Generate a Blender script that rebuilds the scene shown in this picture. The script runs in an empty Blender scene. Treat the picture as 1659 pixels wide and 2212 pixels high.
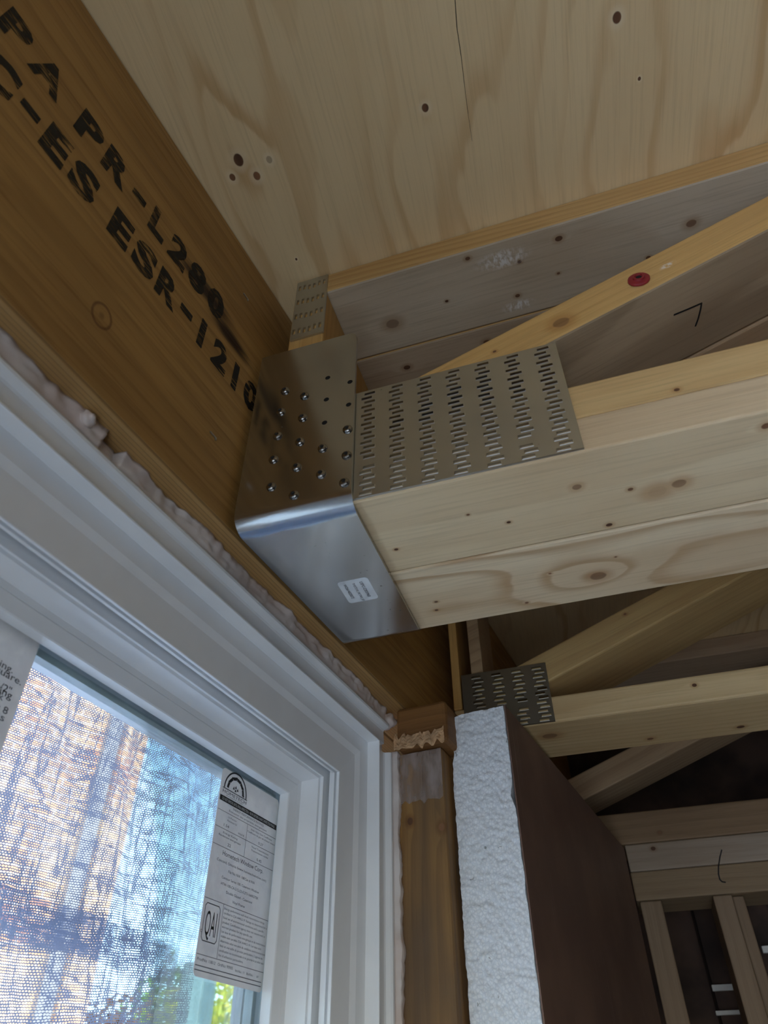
import bpy, bmesh, math, random
from mathutils import Vector, Matrix, noise as mnoise
random.seed(7)
scene = bpy.context.scene
COL = scene.collection

# ------------------------------------------------------------------ camera, sky, sun, lights, exposure
CZ = 1.95                                  # camera height above the floor
RIGHT = Vector((0.951504, 0.307610, -0.004012))
DOWN = Vector((-0.206294, 0.628329, -0.750097))
FWD = Vector((-0.228217, 0.714548, 0.661316))
FPX, CX, CY = 1538.7, 829.5, 1106.0
cam = bpy.data.cameras.new('camera')
cam.sensor_fit = 'HORIZONTAL'; cam.sensor_width = 36.0; cam.lens = 36.0 * FPX / 1659.0
cam.dof.use_dof = True; cam.dof.focus_distance = 0.70; cam.dof.aperture_fstop = 14.0
cam.clip_start = 0.01; cam.clip_end = 200
cam_ob = bpy.data.objects.new('camera', cam); COL.objects.link(cam_ob)
m = Matrix.Identity(4)
for i in range(3):
    m[i][0] = RIGHT[i]; m[i][1] = -DOWN[i]; m[i][2] = -FWD[i]
m[2][3] = CZ
cam_ob.matrix_world = m
scene.camera = cam_ob

world = bpy.data.worlds.new('sky'); scene.world = world; world.use_nodes = True
wnt = world.node_tree; wnt.nodes.clear()
sky = wnt.nodes.new('ShaderNodeTexSky'); sky.sky_type = 'NISHITA'; sky.sun_disc = False
sky.sun_elevation = math.radians(42); sky.sun_rotation = math.radians(100); sky.air_density = 1.0; sky.dust_density = 0.2; sky.ozone_density = 4.0
bg = wnt.nodes.new('ShaderNodeBackground'); bg.inputs['Strength'].default_value = 1.3
wo = wnt.nodes.new('ShaderNodeOutputWorld')
wnt.links.new(sky.outputs[0], bg.inputs[0]); wnt.links.new(bg.outputs[0], wo.inputs[0])

sun = bpy.data.lights.new('sun', 'SUN'); sun.energy = 20.0; sun.angle = 0.01; sun.color = (1.0, 0.96, 0.90)
sun_ob = bpy.data.objects.new('sun', sun); COL.objects.link(sun_ob)
sun_ob.rotation_euler = Vector((-0.35, 0.75, -0.60)).to_track_quat('-Z', 'Y').to_euler()

def area(name, loc, aim, sx, sy, watts, color):
    l = bpy.data.lights.new(name, 'AREA'); l.shape = 'RECTANGLE'; l.size = sx; l.size_y = sy; l.energy = watts; l.color = color
    o = bpy.data.objects.new(name, l); COL.objects.link(o); o.location = loc
    o.rotation_euler = Vector(aim).to_track_quat('-Z', 'Y').to_euler()
    return o
# added fill light at an unseen doorway opening behind the photographer
area('rear_fill_light', (0.20, -1.12, 0.98), (0.0, 1.0, 0.0), 0.86, 1.9, 8.0, (0.70, 0.84, 1.0))
# added fill light at an unseen second opening in the window wall
area('side_fill_light', (-0.62, -0.82, 1.25), (0.80, -0.28, -0.40), 0.36, 1.7, 6, (0.70, 0.84, 1.0))

scene.view_settings.view_transform = 'Standard'
scene.view_settings.look = 'None'
scene.view_settings.exposure = 0.3
scene.view_settings.gamma = 1.0
scene.view_settings.use_curve_mapping = False

# ------------------------------------------------------------------ frames of reference
# X runs along the trusses, Y across them, Z up; the window wall is skewed by SK from Y.
SK = math.radians(7.05)
WN = Vector((math.cos(SK), -math.sin(SK), 0.0))      # out of the window wall into the room
WY = Vector((math.sin(SK), math.cos(SK), 0.0))       # along the window wall
UZ = Vector((0, 0, 1)); UX = Vector((1, 0, 0)); UY = Vector((0, 1, 0))

def T(x, y, z): return Vector((x, y, z + CZ))                   # truss frame
def Wp(w, y, z): return WN * w + WY * y + Vector((0, 0, z + CZ))  # wall frame
def ray(u, v): return RIGHT * (u - CX) + DOWN * (v - CY) + FWD * FPX
def on_z(u, v, h): r = ray(u, v); return r * (h / r.z) + Vector((0, 0, CZ))
def on_y(u, v, h): r = ray(u, v); return r * (h / r.y) + Vector((0, 0, CZ))
def on_w(u, v, d): r = ray(u, v); return r * (d / r.dot(WN)) + Vector((0, 0, CZ))

# ------------------------------------------------------------------ objects
def tag(o, label=None, cat=None, group=None, kind=None):
    if label: o['label'] = label
    if cat: o['category'] = cat
    if group: o['group'] = group
    if kind: o['kind'] = kind
    return o

def thing(name, loc, label=None, cat=None, group=None, kind=None):
    o = bpy.data.objects.new(name, None); COL.objects.link(o)
    o.location = loc; o.empty_display_size = 0.02
    return tag(o, label, cat, group, kind)

def wloc(o):
    v = Vector(o.location); p = o.parent
    while p: v += Vector(p.location); p = p.parent
    return v

def finish(name, bm, mat, parent=None, loc=None, smooth=False, wide=None):
    """bm holds world coordinates; the object's origin is put at the base of its shape (or at loc)."""
    if loc is None:
        xs = [v.co for v in bm.verts]
        lo = Vector((min(c.x for c in xs), min(c.y for c in xs), min(c.z for c in xs)))
        hi = Vector((max(c.x for c in xs), max(c.y for c in xs), max(c.z for c in xs)))
        loc = Vector(((lo.x + hi.x) / 2, (lo.y + hi.y) / 2, lo.z))
    bmesh.ops.translate(bm, verts=bm.verts, vec=-loc)
    me = bpy.data.meshes.new(name); bm.to_mesh(me); bm.free()
    if smooth:
        for p in me.polygons: p.use_smooth = True
    me.materials.append(mat)
    if wide:                                   # wide faces greyed: weathering, plus shade put into the colour; sawn edges fresh
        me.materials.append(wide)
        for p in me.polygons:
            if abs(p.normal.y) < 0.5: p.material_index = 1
    o = bpy.data.objects.new(name, me); COL.objects.link(o)
    if parent: o.parent = parent; o.location = loc - wloc(parent)
    else: o.location = loc
    return o

def place(name, me, loc, parent, rot=None):
    o = bpy.data.objects.new(name, me); COL.objects.link(o); o.parent = parent
    o.location = loc - wloc(parent)
    if rot is not None: o.rotation_euler = rot
    return o

def hexa(bm, pts, bevel=0.0, seg=2):
    """box from eight corners (bottom loop, top loop), edges eased."""
    vs = [bm.verts.new(p) for p in pts]
    fs = [bm.faces.new([vs[i] for i in f]) for f in ((0,3,2,1),(4,5,6,7),(0,1,5,4),(1,2,6,5),(2,3,7,6),(3,0,4,7))]
    bmesh.ops.recalc_face_normals(bm, faces=fs)
    if bevel > 0:
        es = list({e for f in fs for e in f.edges})
        bmesh.ops.bevel(bm, geom=es, offset=bevel, segments=seg, affect='EDGES', profile=0.5)

def box_t(bm, x0, x1, y0, y1, z0, z1, bevel=0.0):
    hexa(bm, [T(x0,y0,z0),T(x1,y0,z0),T(x1,y1,z0),T(x0,y1,z0),T(x0,y0,z1),T(x1,y0,z1),T(x1,y1,z1),T(x0,y1,z1)], bevel)
def box_w(bm, w0, w1, y0, y1, z0, z1, bevel=0.0):
    hexa(bm, [Wp(w0,y0,z0),Wp(w1,y0,z0),Wp(w1,y1,z0),Wp(w0,y1,z0),Wp(w0,y0,z1),Wp(w1,y0,z1),Wp(w1,y1,z1),Wp(w0,y1,z1)], bevel)

def t_box(name, mat, parent, *a, bevel=0.0, **k):
    bm = bmesh.new(); box_t(bm, *a, bevel); return finish(name, bm, mat, parent, **k)
def w_box(name, mat, parent, *a, bevel=0.0, **k):
    bm = bmesh.new(); box_w(bm, *a, bevel); return finish(name, bm, mat, parent, **k)

# ------------------------------------------------------------------ materials
def srgb(r, g, b):
    f = lambda c: (c/255)/12.92 if c/255 <= 0.04045 else ((c/255+0.055)/1.055)**2.4
    return (f(r), f(g), f(b), 1.0)

class G:
    def __init__(s, name):
        s.mat = bpy.data.materials.new(name); s.mat.use_nodes = True
        s.nt = s.mat.node_tree; s.nt.nodes.clear()
        s.out = s.nt.nodes.new('ShaderNodeOutputMaterial')
        s._pos = None
    def n(s, t): return s.nt.nodes.new('ShaderNode' + t)
    def put(s, sock, v):
        if hasattr(v, 'is_linked') or isinstance(v, bpy.types.NodeSocket): s.nt.links.new(v, sock)
        elif isinstance(v, (int, float)) and sock.type == 'RGBA': sock.default_value = (v, v, v, 1)
        elif isinstance(v, Vector): sock.default_value = tuple(v)
        else: sock.default_value = v
    def pos(s):
        if s._pos is None: s._pos = s.n('NewGeometry').outputs['Position']
        return s._pos
    def m(s, op, a, b=None, c=None, clamp=False):
        x = s.n('Math'); x.operation = op; x.use_clamp = clamp
        s.put(x.inputs[0], a)
        if b is not None: s.put(x.inputs[1], b)
        if c is not None: s.put(x.inputs[2], c)
        return x.outputs[0]
    def v(s, op, a, b=None):
        x = s.n('VectorMath'); x.operation = op; s.put(x.inputs[0], a)
        if b is not None:
            if op == 'SCALE': s.put(x.inputs['Scale'], b)
            else: s.put(x.inputs[1], b)
        return x.outputs['Value'] if op in ('DOT_PRODUCT', 'LENGTH', 'DISTANCE') else x.outputs[0]
    def xyz(s, a, b, c):
        x = s.n('CombineXYZ'); s.put(x.inputs[0], a); s.put(x.inputs[1], b); s.put(x.inputs[2], c); return x.outputs[0]
    def noise(s, vec, scale, detail=3.0, rough=0.55):
        x = s.n('TexNoise'); s.put(x.inputs['Vector'], vec); x.inputs['Scale'].default_value = scale
        x.inputs['Detail'].default_value = detail; x.inputs['Roughness'].default_value = rough; return x.outputs['Fac']
    def vor(s, vec, scale, feature='F1'):
        x = s.n('TexVoronoi'); x.feature = feature; s.put(x.inputs['Vector'], vec); x.inputs['Scale'].default_value = scale
        return x.outputs['Distance']
    def rng(s, val, a, b, c=0.0, d=1.0, smooth=True):
        x = s.n('MapRange'); x.interpolation_type = 'SMOOTHSTEP' if smooth else 'LINEAR'
        s.put(x.inputs[0], val)
        for i, k in enumerate((a, b, c, d)): s.put(x.inputs[1+i], k)
        return x.outputs[0]
    def mix(s, f, a, b, mode='MIX'):
        x = s.n('Mix'); x.data_type = 'RGBA'; x.blend_type = mode
        s.put(x.inputs[0], f); s.put(x.inputs[6], a); s.put(x.inputs[7], b); return x.outputs[2]
    def bump(s, h, strength, dist):
        x = s.n('Bump'); s.put(x.inputs['Height'], h); x.inputs['Strength'].default_value = strength
        x.inputs['Distance'].default_value = dist; return x.outputs[0]
    def bsdf(s, color, rough=0.6, metal=0.0, normal=None, spec=0.5, **kw):
        x = s.n('BsdfPrincipled'); s.put(x.inputs['Base Color'], color); s.put(x.inputs['Roughness'], rough)
        s.put(x.inputs['Metallic'], metal); x.inputs['Specular IOR Level'].default_value = spec
        for k, val in kw.items(): s.put(x.inputs[k.replace('_', ' ')], val)
        if normal is not None: s.put(x.inputs['Normal'], normal)
        return x.outputs[0]
    def done(s, sh): s.nt.links.new(sh, s.out.inputs[0]); return s.mat

def plain(name, rgb, rough=0.6, metal=0.0, spec=0.5, var=0.06, scale=30):
    g = G(name); f = g.noise(g.pos(), scale, 4)
    c = g.mix(g.rng(f, 0.3, 0.7), srgb(*[max(0, k*(1-var)) for k in rgb]), srgb(*[min(255, k*(1+var)) for k in rgb]))
    return g.done(g.bsdf(c, rough, metal, spec=spec))

def wood(name, light, dark, A=UX, B=UY, C=UZ, pith=(0.0, 0.0), period=0.005, contrast=0.55, slope=0.02, distort=0.004,
         knots=(), rough=0.62, stain=None, streak=0.22, seed=0.0, bumpk=0.35, spec=0.35, tone=0.35, ring=None, late0=0.25, amp0=0.35, scuffs=()):
    """Sawn softwood: growth rings round a pith line, disturbed at each knot; fibres along A."""
    g = G(name); P = g.pos()
    a = g.v('DOT_PRODUCT', P, A); b = g.v('DOT_PRODUCT', P, B); c = g.v('DOT_PRODUCT', P, C)
    q = g.xyz(g.m('ADD', a, seed), b, c)
    n1 = g.noise(g.v('MULTIPLY', q, Vector((2.2, 9, 9))), 1.0, 2)
    n2 = g.noise(g.v('MULTIPLY', q, Vector((9, 55, 55))), 1.0, 2)
    db = g.m('SUBTRACT', b, pith[0]); dc = g.m('SUBTRACT', c, pith[1])
    R = g.m('SQRT', g.m('ADD', g.m('MULTIPLY', db, db), g.m('MULTIPLY', dc, dc)))
    R = g.m('ADD', R, g.m('MULTIPLY', a, slope))
    R = g.m('ADD', R, g.m('MULTIPLY', g.m('SUBTRACT', n1, 0.5), distort*6))
    R = g.m('ADD', R, g.m('MULTIPLY', g.m('SUBTRACT', n2, 0.5), distort*0.5))
    core = None; halo = None
    for k in knots:
        kp, kr = k[0], k[1]; st = k[2] if len(k) > 2 else 1.0; solid = k[3] if len(k) > 3 else 1.0
        d = g.xyz(g.m('SUBTRACT', a, kp.dot(A)), g.m('SUBTRACT', b, kp.dot(B)), g.m('SUBTRACT', c, kp.dot(C)))
        L1 = g.v('LENGTH', g.v('MULTIPLY', d, Vector((0.42/kr, 1/kr, 1/kr))))
        e = g.m('POWER', 2.718, g.m('MULTIPLY', g.m('MULTIPLY', L1, L1), -0.35))
        R = g.m('ADD', R, g.m('MULTIPLY', e, kr*1.3*st))
        if solid == 0: continue
        L2 = g.m('ADD', g.v('LENGTH', g.v('MULTIPLY', d, Vector((0.8/kr, 1/kr, 1/kr)))), g.m('MULTIPLY', g.m('SUBTRACT', n2, 0.5), 0.7))
        cm = g.m('MULTIPLY', g.rng(L2, 1.0, 0.75), min(1.0, st)); hm = g.m('MULTIPLY', g.rng(L2, 2.4, 1.0), 0.45)
        core = cm if core is None else g.m('MAXIMUM', core, cm)
        halo = hm if halo is None else g.m('MAXIMUM', halo, hm)
    fr = g.m('FRACT', g.m('DIVIDE', R, period))
    late = g.m('MULTIPLY', g.rng(fr, late0, 0.86), g.rng(fr, 1.0, 0.9))
    amp = g.rng(g.noise(g.v('MULTIPLY', q, Vector((1.5, 14, 14))), 1.0, 2), 0.3, 0.7, amp0, 1.0)
    f = g.m('MULTIPLY', g.m('MULTIPLY', late, amp), contrast)
    col = g.mix(f, srgb(*light), srgb(*dark))
    fib = g.noise(g.v('MULTIPLY', q, Vector((14, 420, 420))), 1.0, 3)
    col = g.mix(g.m('MULTIPLY', g.rng(fib, 0.45, 0.75), streak), col, srgb(*[k*0.72 for k in dark]))
    low = g.noise(g.v('MULTIPLY', q, Vector((4, 16, 16))), 1.0, 2)
    col = g.mix(g.m('MULTIPLY', g.rng(low, 0.35, 0.7), tone), col, srgb(*(stain or dark)))
    if core is not None:
        col = g.mix(halo, col, srgb(*(ring or (dark[0]*0.92, dark[1]*0.82, dark[2]*0.7))))
        kc = g.mix(g.rng(n2, 0.3, 0.7), srgb(82, 54, 36), srgb(136, 96, 66))
        col = g.mix(core, col, kc)
    for kp, ra, rb in scuffs:                 # rubbed pale patches
        d = g.xyz(g.m('DIVIDE', g.m('SUBTRACT', a, kp.dot(A)), ra), g.m('DIVIDE', g.m('SUBTRACT', b, kp.dot(B)), rb), g.m('DIVIDE', g.m('SUBTRACT', c, kp.dot(C)), rb))
        sc = g.m('MULTIPLY', g.rng(g.v('LENGTH', d), 1.0, 0.3), g.rng(g.noise(g.v('MULTIPLY', q, Vector((300, 160, 300))), 1.0, 3), 0.4, 0.6))
        col = g.mix(g.m('MULTIPLY', sc, 0.75), col, srgb(240, 236, 228))
    nb = g.bump(g.m('ADD', fib, g.m('MULTIPLY', late, 0.4)), bumpk, 0.0006)
    return g.done(g.bsdf(col, rough, normal=nb, spec=spec))

PINE_L, PINE_D = (226, 206, 168), (182, 146, 100)
OCH_L, OCH_D = (214, 176, 116), (176, 128, 70)
GREY_L, GREY_D = (206, 184, 152), (160, 132, 100)

# ------------------------------------------------------------------ the setting
ZP = 0.668            # underside of the plywood
ZT = 0.341            # underside of the trusses
LW = -0.275           # room face of the header beam
pk = lambda u, v, r, st=1.0, so=1: (on_z(u, v, ZP), r, st, so)
gdir = Vector((-0.075, 1.0, 0)).normalized(); gper = Vector((gdir.y, -gdir.x, 0))
PLY = wood('plywood_veneer', (231, 205, 157), (194, 150, 94), A=gdir, B=gper, C=UZ, pith=(-0.9, 0.0), period=0.021, contrast=0.62,
           slope=0.05, distort=0.020, rough=0.7, streak=0.14, tone=0.16, bumpk=0.2, stain=(196, 160, 108), ring=(240, 222, 186), late0=0.55, amp0=0.1,
           knots=[pk(515,346,0.0048), pk(555,380,0.004), pk(502,383,0.0032), pk(581,345,0.003,0.5), pk(918,233,0.0032), pk(1333,38,0.0038),
                  pk(1381,170,0.0014), pk(1400,215,0.042,0.95,0), pk(1500,120,0.05,-0.6,0), pk(1250,330,0.03,0.6,0), pk(530,370,0.016,0.9,0), pk(640,560,0.0012)])
bm = bmesh.new(); box_t(bm, -0.62, 2.7, -2.9, 1.62, ZP, ZP + 0.019)
ceil = tag(finish('ceiling', bm, PLY), kind='structure')
bm = bmesh.new()                                       # long split in the face veneer
pts = [(983,0),(987,60),(996,120),(1003,180),(1011,245),(1020,305)]
for i in range(len(pts)-1):
    a_, b_ = on_z(*pts[i], ZP-0.0003), on_z(*pts[i+1], ZP-0.0003)
    w0 = 0.00032*(1-i/6); s_ = Vector((w0, 0, 0)); up = Vector((0,0,0.0003))
    hexa(bm, [a_-s_, a_+s_, b_+s_, b_-s_, a_-s_+up, a_+s_+up, b_+s_+up, b_-s_+up])
CRACK = plain('dark_crack', (46, 34, 24), 0.9)
finish('veneer_split', bm, CRACK, ceil)

CONC = plain('concrete', (58, 60, 64), 0.85, scale=6, var=0.12)
tag(t_box('floor', CONC, None, -0.62, 2.7, -2.9, 1.62, -CZ-0.06, -CZ), kind='structure')
SHEATH = wood('wall_sheathing', (196, 172, 132), (160, 126, 84), A=UZ, B=WY, C=WN, pith=(-1, 0), period=0.03, contrast=0.4, distort=0.02)
wl = thing('wall_left', Wp(-0.43, 0.1, -CZ), kind='structure')
w_box('sheathing_panel', SHEATH, wl, -0.455, -0.36, -2.9, -1.02, -CZ, ZP)
w_box('sheathing_panel', SHEATH, wl, -0.455, -0.36, -0.62, -0.476, -CZ, 0.34)
w_box('sheathing_panel', SHEATH, wl, -0.455, -0.36, -1.02, -0.62, -CZ, -1.6)
w_box('sheathing_panel', SHEATH, wl, -0.455, -0.405, 0.70, 1.75, -CZ, ZP)
w_box('sheathing_panel', SHEATH, wl, -0.455, -0.36, -0.476, 0.70, -CZ, -0.985)
WALLB = plain('grey_board', (112, 106, 100), 0.85, scale=4)
wb = thing('wall_back', T(1, -1.04, -CZ), kind='structure')
t_box('wall_panel', WALLB, wb, -0.55, -0.24, -1.09, -0.99, -CZ, ZP)
t_box('wall_panel', WALLB, wb, 0.64, 2.7, -1.09, -0.99, -CZ, ZP)
t_box('wall_panel', WALLB, wb, -0.24, 0.64, -1.09, -0.99, 0.02, ZP)
wr = thing('wall_right', T(2.62, -0.5, -CZ), kind='structure')
t_box('wall_panel', WALLB, wr, 2.55, 2.68, -1.85, 1.62, -CZ, ZP)
tag(t_box('shade_partition', WALLB, None, 0.36, 2.54, 0.90, 1.0, -CZ, ZT-0.002), kind='structure')  # unseen partition added to keep room light off the end wall

# end wall: double top plate and studs, dark cavity behind
YE = 1.225
we = thing('wall_end', T(1.2, YE, -CZ), kind='structure')
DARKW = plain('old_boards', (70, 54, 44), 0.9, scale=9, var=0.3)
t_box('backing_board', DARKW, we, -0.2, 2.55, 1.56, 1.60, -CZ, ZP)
PL1 = wood('plate_pine', (168, 152, 132), (136, 114, 90), pith=(1.0, 2.0), period=0.012, contrast=0.3, seed=3,  # plate and stud colours darkened to stand in for weak far-end light
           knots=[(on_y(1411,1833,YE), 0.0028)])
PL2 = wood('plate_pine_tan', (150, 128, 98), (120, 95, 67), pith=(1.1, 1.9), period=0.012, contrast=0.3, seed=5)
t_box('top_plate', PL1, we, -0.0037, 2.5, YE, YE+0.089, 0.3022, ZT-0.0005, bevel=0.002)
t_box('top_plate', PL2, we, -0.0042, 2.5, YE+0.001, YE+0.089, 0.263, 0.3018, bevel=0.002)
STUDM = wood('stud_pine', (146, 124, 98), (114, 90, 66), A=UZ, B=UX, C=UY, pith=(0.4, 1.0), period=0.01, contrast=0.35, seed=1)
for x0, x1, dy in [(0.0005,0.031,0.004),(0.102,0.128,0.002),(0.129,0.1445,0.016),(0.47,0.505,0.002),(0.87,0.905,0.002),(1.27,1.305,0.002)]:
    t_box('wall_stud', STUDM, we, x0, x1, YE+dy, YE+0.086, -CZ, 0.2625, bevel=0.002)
PLAST = plain('pale_lath', (226, 224, 214), 0.8)
for u0, v0, u1, v1, hh in [(1538,2124,1598,2146,0.0085),(1546,2181,1607,2197,0.006),(1646,2042,1690,2062,0.010)]:
    a_, b_ = on_y(u0, (v0+v1)/2, 1.46), on_y(u1, (v0+v1)/2-2, 1.46)
    bm = bmesh.new(); z = a_.z - CZ
    box_t(bm, a_.x, b_.x, 1.455, 1.462, z-hh/2, z+hh/2, 0.001)
    finish('lath_strip', bm, PLAST, we)
t_box('furring_strip', DARKW, we, 0.085, 0.115, 1.4625, 1.559, -0.6, 0.32)
t_box('furring_strip', DARKW, we, 0.17, 0.20, 1.4625, 1.559, -0.6, 0.32)
INK = plain('marker_ink', (16, 14, 13), 0.7)
def stroke(name, pts, w, parent, off):
    """a thin marker line through surface points; off lifts it from the board."""
    bm = bmesh.new()
    for i in range(len(pts)-1):
        a_, b_ = pts[i], pts[i+1]; d = (b_-a_).normalized(); s_ = d.cross(off.normalized()).normalized()*w
        a2, b2 = a_-d*w*0.5, b_+d*w*0.5
        hexa(bm, [a2-s_, a2+s_, b2+s_, b2-s_, a2-s_+off, a2+s_+off, b2+s_+off, b2-s_+off])
    return finish(name, bm, INK, parent)
stroke('marker_line', [on_y(u, v, YE) for u, v in [(1559,1836),(1555,1852),(1552,1872),(1552,1888),(1555,1900),(1560,1905),(1567,1906)]], 0.0009, we, Vector((0,-0.0004,0)))

# ------------------------------------------------------------------ header beam
def lvl_mat():
    g = G('laminated_veneer'); P = g.pos()
    a = g.v('DOT_PRODUCT', P, WY); w = g.v('DOT_PRODUCT', P, WN); c = g.v('DOT_PRODUCT', P, UZ)
    q = g.xyz(a, w, c)
    n1 = g.noise(g.v('MULTIPLY', q, Vector((2.4, 3, 16))), 1.0, 3)
    R = g.m('ADD', g.m('MULTIPLY', c, 1.0), g.m('ADD', g.m('MULTIPLY', n1, 0.09), g.m('MULTIPLY', a, -0.03)))
    fr = g.m('FRACT', g.m('DIVIDE', R, 0.021))
    f = g.m('MULTIPLY', g.rng(fr, 0.2, 0.85), g.rng(fr, 1.0, 0.88))
    col = g.mix(g.m('MULTIPLY', f, 0.38), srgb(184, 142, 80), srgb(136, 96, 48))
    big = g.noise(g.v('MULTIPLY', q, Vector((4, 2, 11))), 1.0, 2)
    col = g.mix(g.m('MULTIPLY', g.rng(big, 0.35, 0.7), 0.4), col, srgb(134, 94, 46))
    fib = g.noise(g.v('MULTIPLY', q, Vector((18, 300, 380))), 1.0, 3)
    col = g.mix(g.m('MULTIPLY', g.rng(fib, 0.5, 0.75), 0.3), col, srgb(104, 62, 28))
    # knot streak above the stamp and a ring knot
    for (u, v, ra, rc, kk) in ((448, 632, 0.055, 0.015, 1.0), (497, 728, 0.042, 0.013, 1.0)):
        k = on_w(u, v, LW); d = g.xyz(g.m('SUBTRACT', a, k.dot(WY)), 0.0, g.m('SUBTRACT', c, k.z))
        L = g.m('ADD', g.v('LENGTH', g.v('MULTIPLY', d, Vector((1/ra, 0, 1/rc)))), g.m('MULTIPLY', g.m('SUBTRACT', fib, 0.5), 0.9))
        col = g.mix(g.m('MULTIPLY', g.rng(L, 1.0, 0.3), kk), col, srgb(48, 26, 18))
    k = on_w(220, 682, LW); d = g.xyz(g.m('SUBTRACT', a, k.dot(WY)), 0.0, g.m('SUBTRACT', c, k.z))
    L = g.v('LENGTH', g.v('MULTIPLY', d, Vector((120, 0, 95))))
    col = g.mix(g.m('MULTIPLY', g.m('MULTIPLY', g.rng(L, 0.75, 0.95), g.rng(L, 1.15, 1.0)), 0.7), col, srgb(96, 54, 26))
    col = g.mix(g.m('MULTIPLY', g.rng(L, 0.4, 0.1), 0.5), col, srgb(96, 54, 26))
    # glue lines between the veneers, seen on the sawn edges
    gl = g.m('FRACT', g.m('DIVIDE', w, 0.0032))
    col = g.mix(g.m('MULTIPLY', g.m('MULTIPLY', g.rng(gl, 0.75, 0.9), g.rng(c, CZ+ZT+0.004, CZ+ZT)), 0.85), col, srgb(62, 40, 22))
    col = g.mix(g.m('MULTIPLY', g.rng(c, CZ+ZT+0.004, CZ+ZT), 0.5), col, srgb(176, 140, 92))
    return g.done(g.bsdf(col, g.rng(fib, 0.3, 0.7, 0.42, 0.58), normal=g.bump(fib, 0.25, 0.0005), spec=0.4))
LVL = lvl_mat()
ZLB = 0.340
hb = thing('header_beam', Wp(-0.33, 0.4, ZLB), 'brown laminated header beam stamped with black letters above the window', 'beam')
w_box('beam_ply', LVL, hb, -0.319, LW, -2.6, 1.62, ZLB, ZP-0.0005, bevel=0.0034)
w_box('beam_ply', LVL, hb, -0.404, -0.3195, -2.6, 1.62, ZLB, ZP-0.0005, bevel=0.0022)

def text_bm(bm, s, origin, du, dv, width=None, height=0.01, align='L', bold=0.0):
    """flat lettering: origin = baseline start, du reading direction, dv letter-up; width/height in metres."""
    cu = bpy.data.curves.new('t', 'FONT'); cu.body = s; cu.size = 1.0; cu.resolution_u = 3; cu.offset = bold
    o = bpy.data.objects.new('t', cu); COL.objects.link(o)
    dg = bpy.context.evaluated_depsgraph_get(); ev = o.evaluated_get(dg); me = ev.to_mesh()
    if len(me.vertices):
        xs = [v.co.x for v in me.vertices]; x0, x1 = min(xs), max(xs)
        sy = height / 0.70; sx = (width / (x1-x0)) if width else sy
        W_ = sx*(x1-x0); sh = {'L': 0, 'C': -W_/2, 'R': -W_}[align]
        vs = [bm.verts.new(origin + du*((v.co.x-x0)*sx+sh) + dv*(v.co.y*sy)) for v in me.vertices]
        for p in me.polygons:
            try: bm.faces.new([vs[i] for i in p.vertices])
            except ValueError: pass
    ev.to_mesh_clear(); bpy.data.objects.remove(o); bpy.data.curves.remove(cu)

def stamp_mat():
    g = G('stencil_ink'); P = g.pos()
    a = g.v('DOT_PRODUCT', P, WY); c = g.v('DOT_PRODUCT', P, UZ)
    f = g.noise(g.xyz(g.m('MULTIPLY', a, 60), 0.0, g.m('MULTIPLY', c, 700)), 1.0, 3)
    f2 = g.noise(g.xyz(g.m('MULTIPLY', a, 40), 0.0, g.m('MULTIPLY', c, 60)), 1.0, 2)
    mask = g.rng(g.m('ADD', f, g.m('MULTIPLY', f2, 0.5)), 0.60, 0.74)
    x = g.n('MixShader'); tr = g.n('BsdfTransparent')
    g.put(x.inputs[0], mask); g.nt.links.new(tr.outputs[0], x.inputs[1])
    g.nt.links.new(g.bsdf(srgb(20, 16, 13), 0.65), x.inputs[2])
    return g.done(x.outputs[0])
STAMP = stamp_mat()
def stamp_char(bm, ch, y0, z0, w, h):
    text_bm(bm, ch, Wp(LW+0.0003, y0, z0), WY, UZ, w*1.1, h*1.05, bold=0.05)
row1 = [('A',-0.012,0.022),('P',0.017,0.019),('A',0.043,0.024),('P',0.085,0.020),('R',0.112,0.022),('-',0.142,0.013),('L',0.164,0.016),('2',0.188,0.019),('8',0.2135,0.019),('0',0.2395,0.020)]
row2 = [('C',-0.001,0.02),('C',0.024,0.023),('-',0.054,0.013),('E',0.0742,0.018),('S',0.0985,0.021),('E',0.1375,0.018),('S',0.162,0.021),('R',0.189,0.021),('-',0.2165,0.013),('1',0.241,0.0065),('2',0.260,0.018),('1',0.289,0.0065),('0',0.306,0.019)]
bm = bmesh.new()
for ch, y0, w in row1: stamp_char(bm, ch, y0, 0.5295 + (0.006 if ch == '-' else 0), w, 0.0285)
finish('stencil_lettering', bm, STAMP, hb)['label'] = 'black stencilled upper row of letters'
bm = bmesh.new()
for ch, y0, w in row2: stamp_char(bm, ch, y0, 0.4775 + (0.006 if ch == '-' else 0), w, 0.0285)
finish('stencil_lettering', bm, STAMP, hb)['label'] = 'black stencilled lower row of letters'
STAPLE = plain('bright_wire', (200, 196, 188), 0.35, 1.0)
for u, v in ((530, 641), (459, 940)):
    p = on_w(u, v, LW); bm = bmesh.new()
    w_, y_, z_ = p.dot(WN), p.dot(WY), p.z-CZ
    box_w(bm, LW, LW+0.0012, y_-0.004, y_+0.004, z_-0.0006, z_+0.0006, 0.0002)
    box_w(bm, LW, LW+0.001, y_+0.003, y_+0.0045, z_-0.002, z_+0.0006, 0.0002)
    finish('staple', bm, STAPLE, hb)

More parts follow.
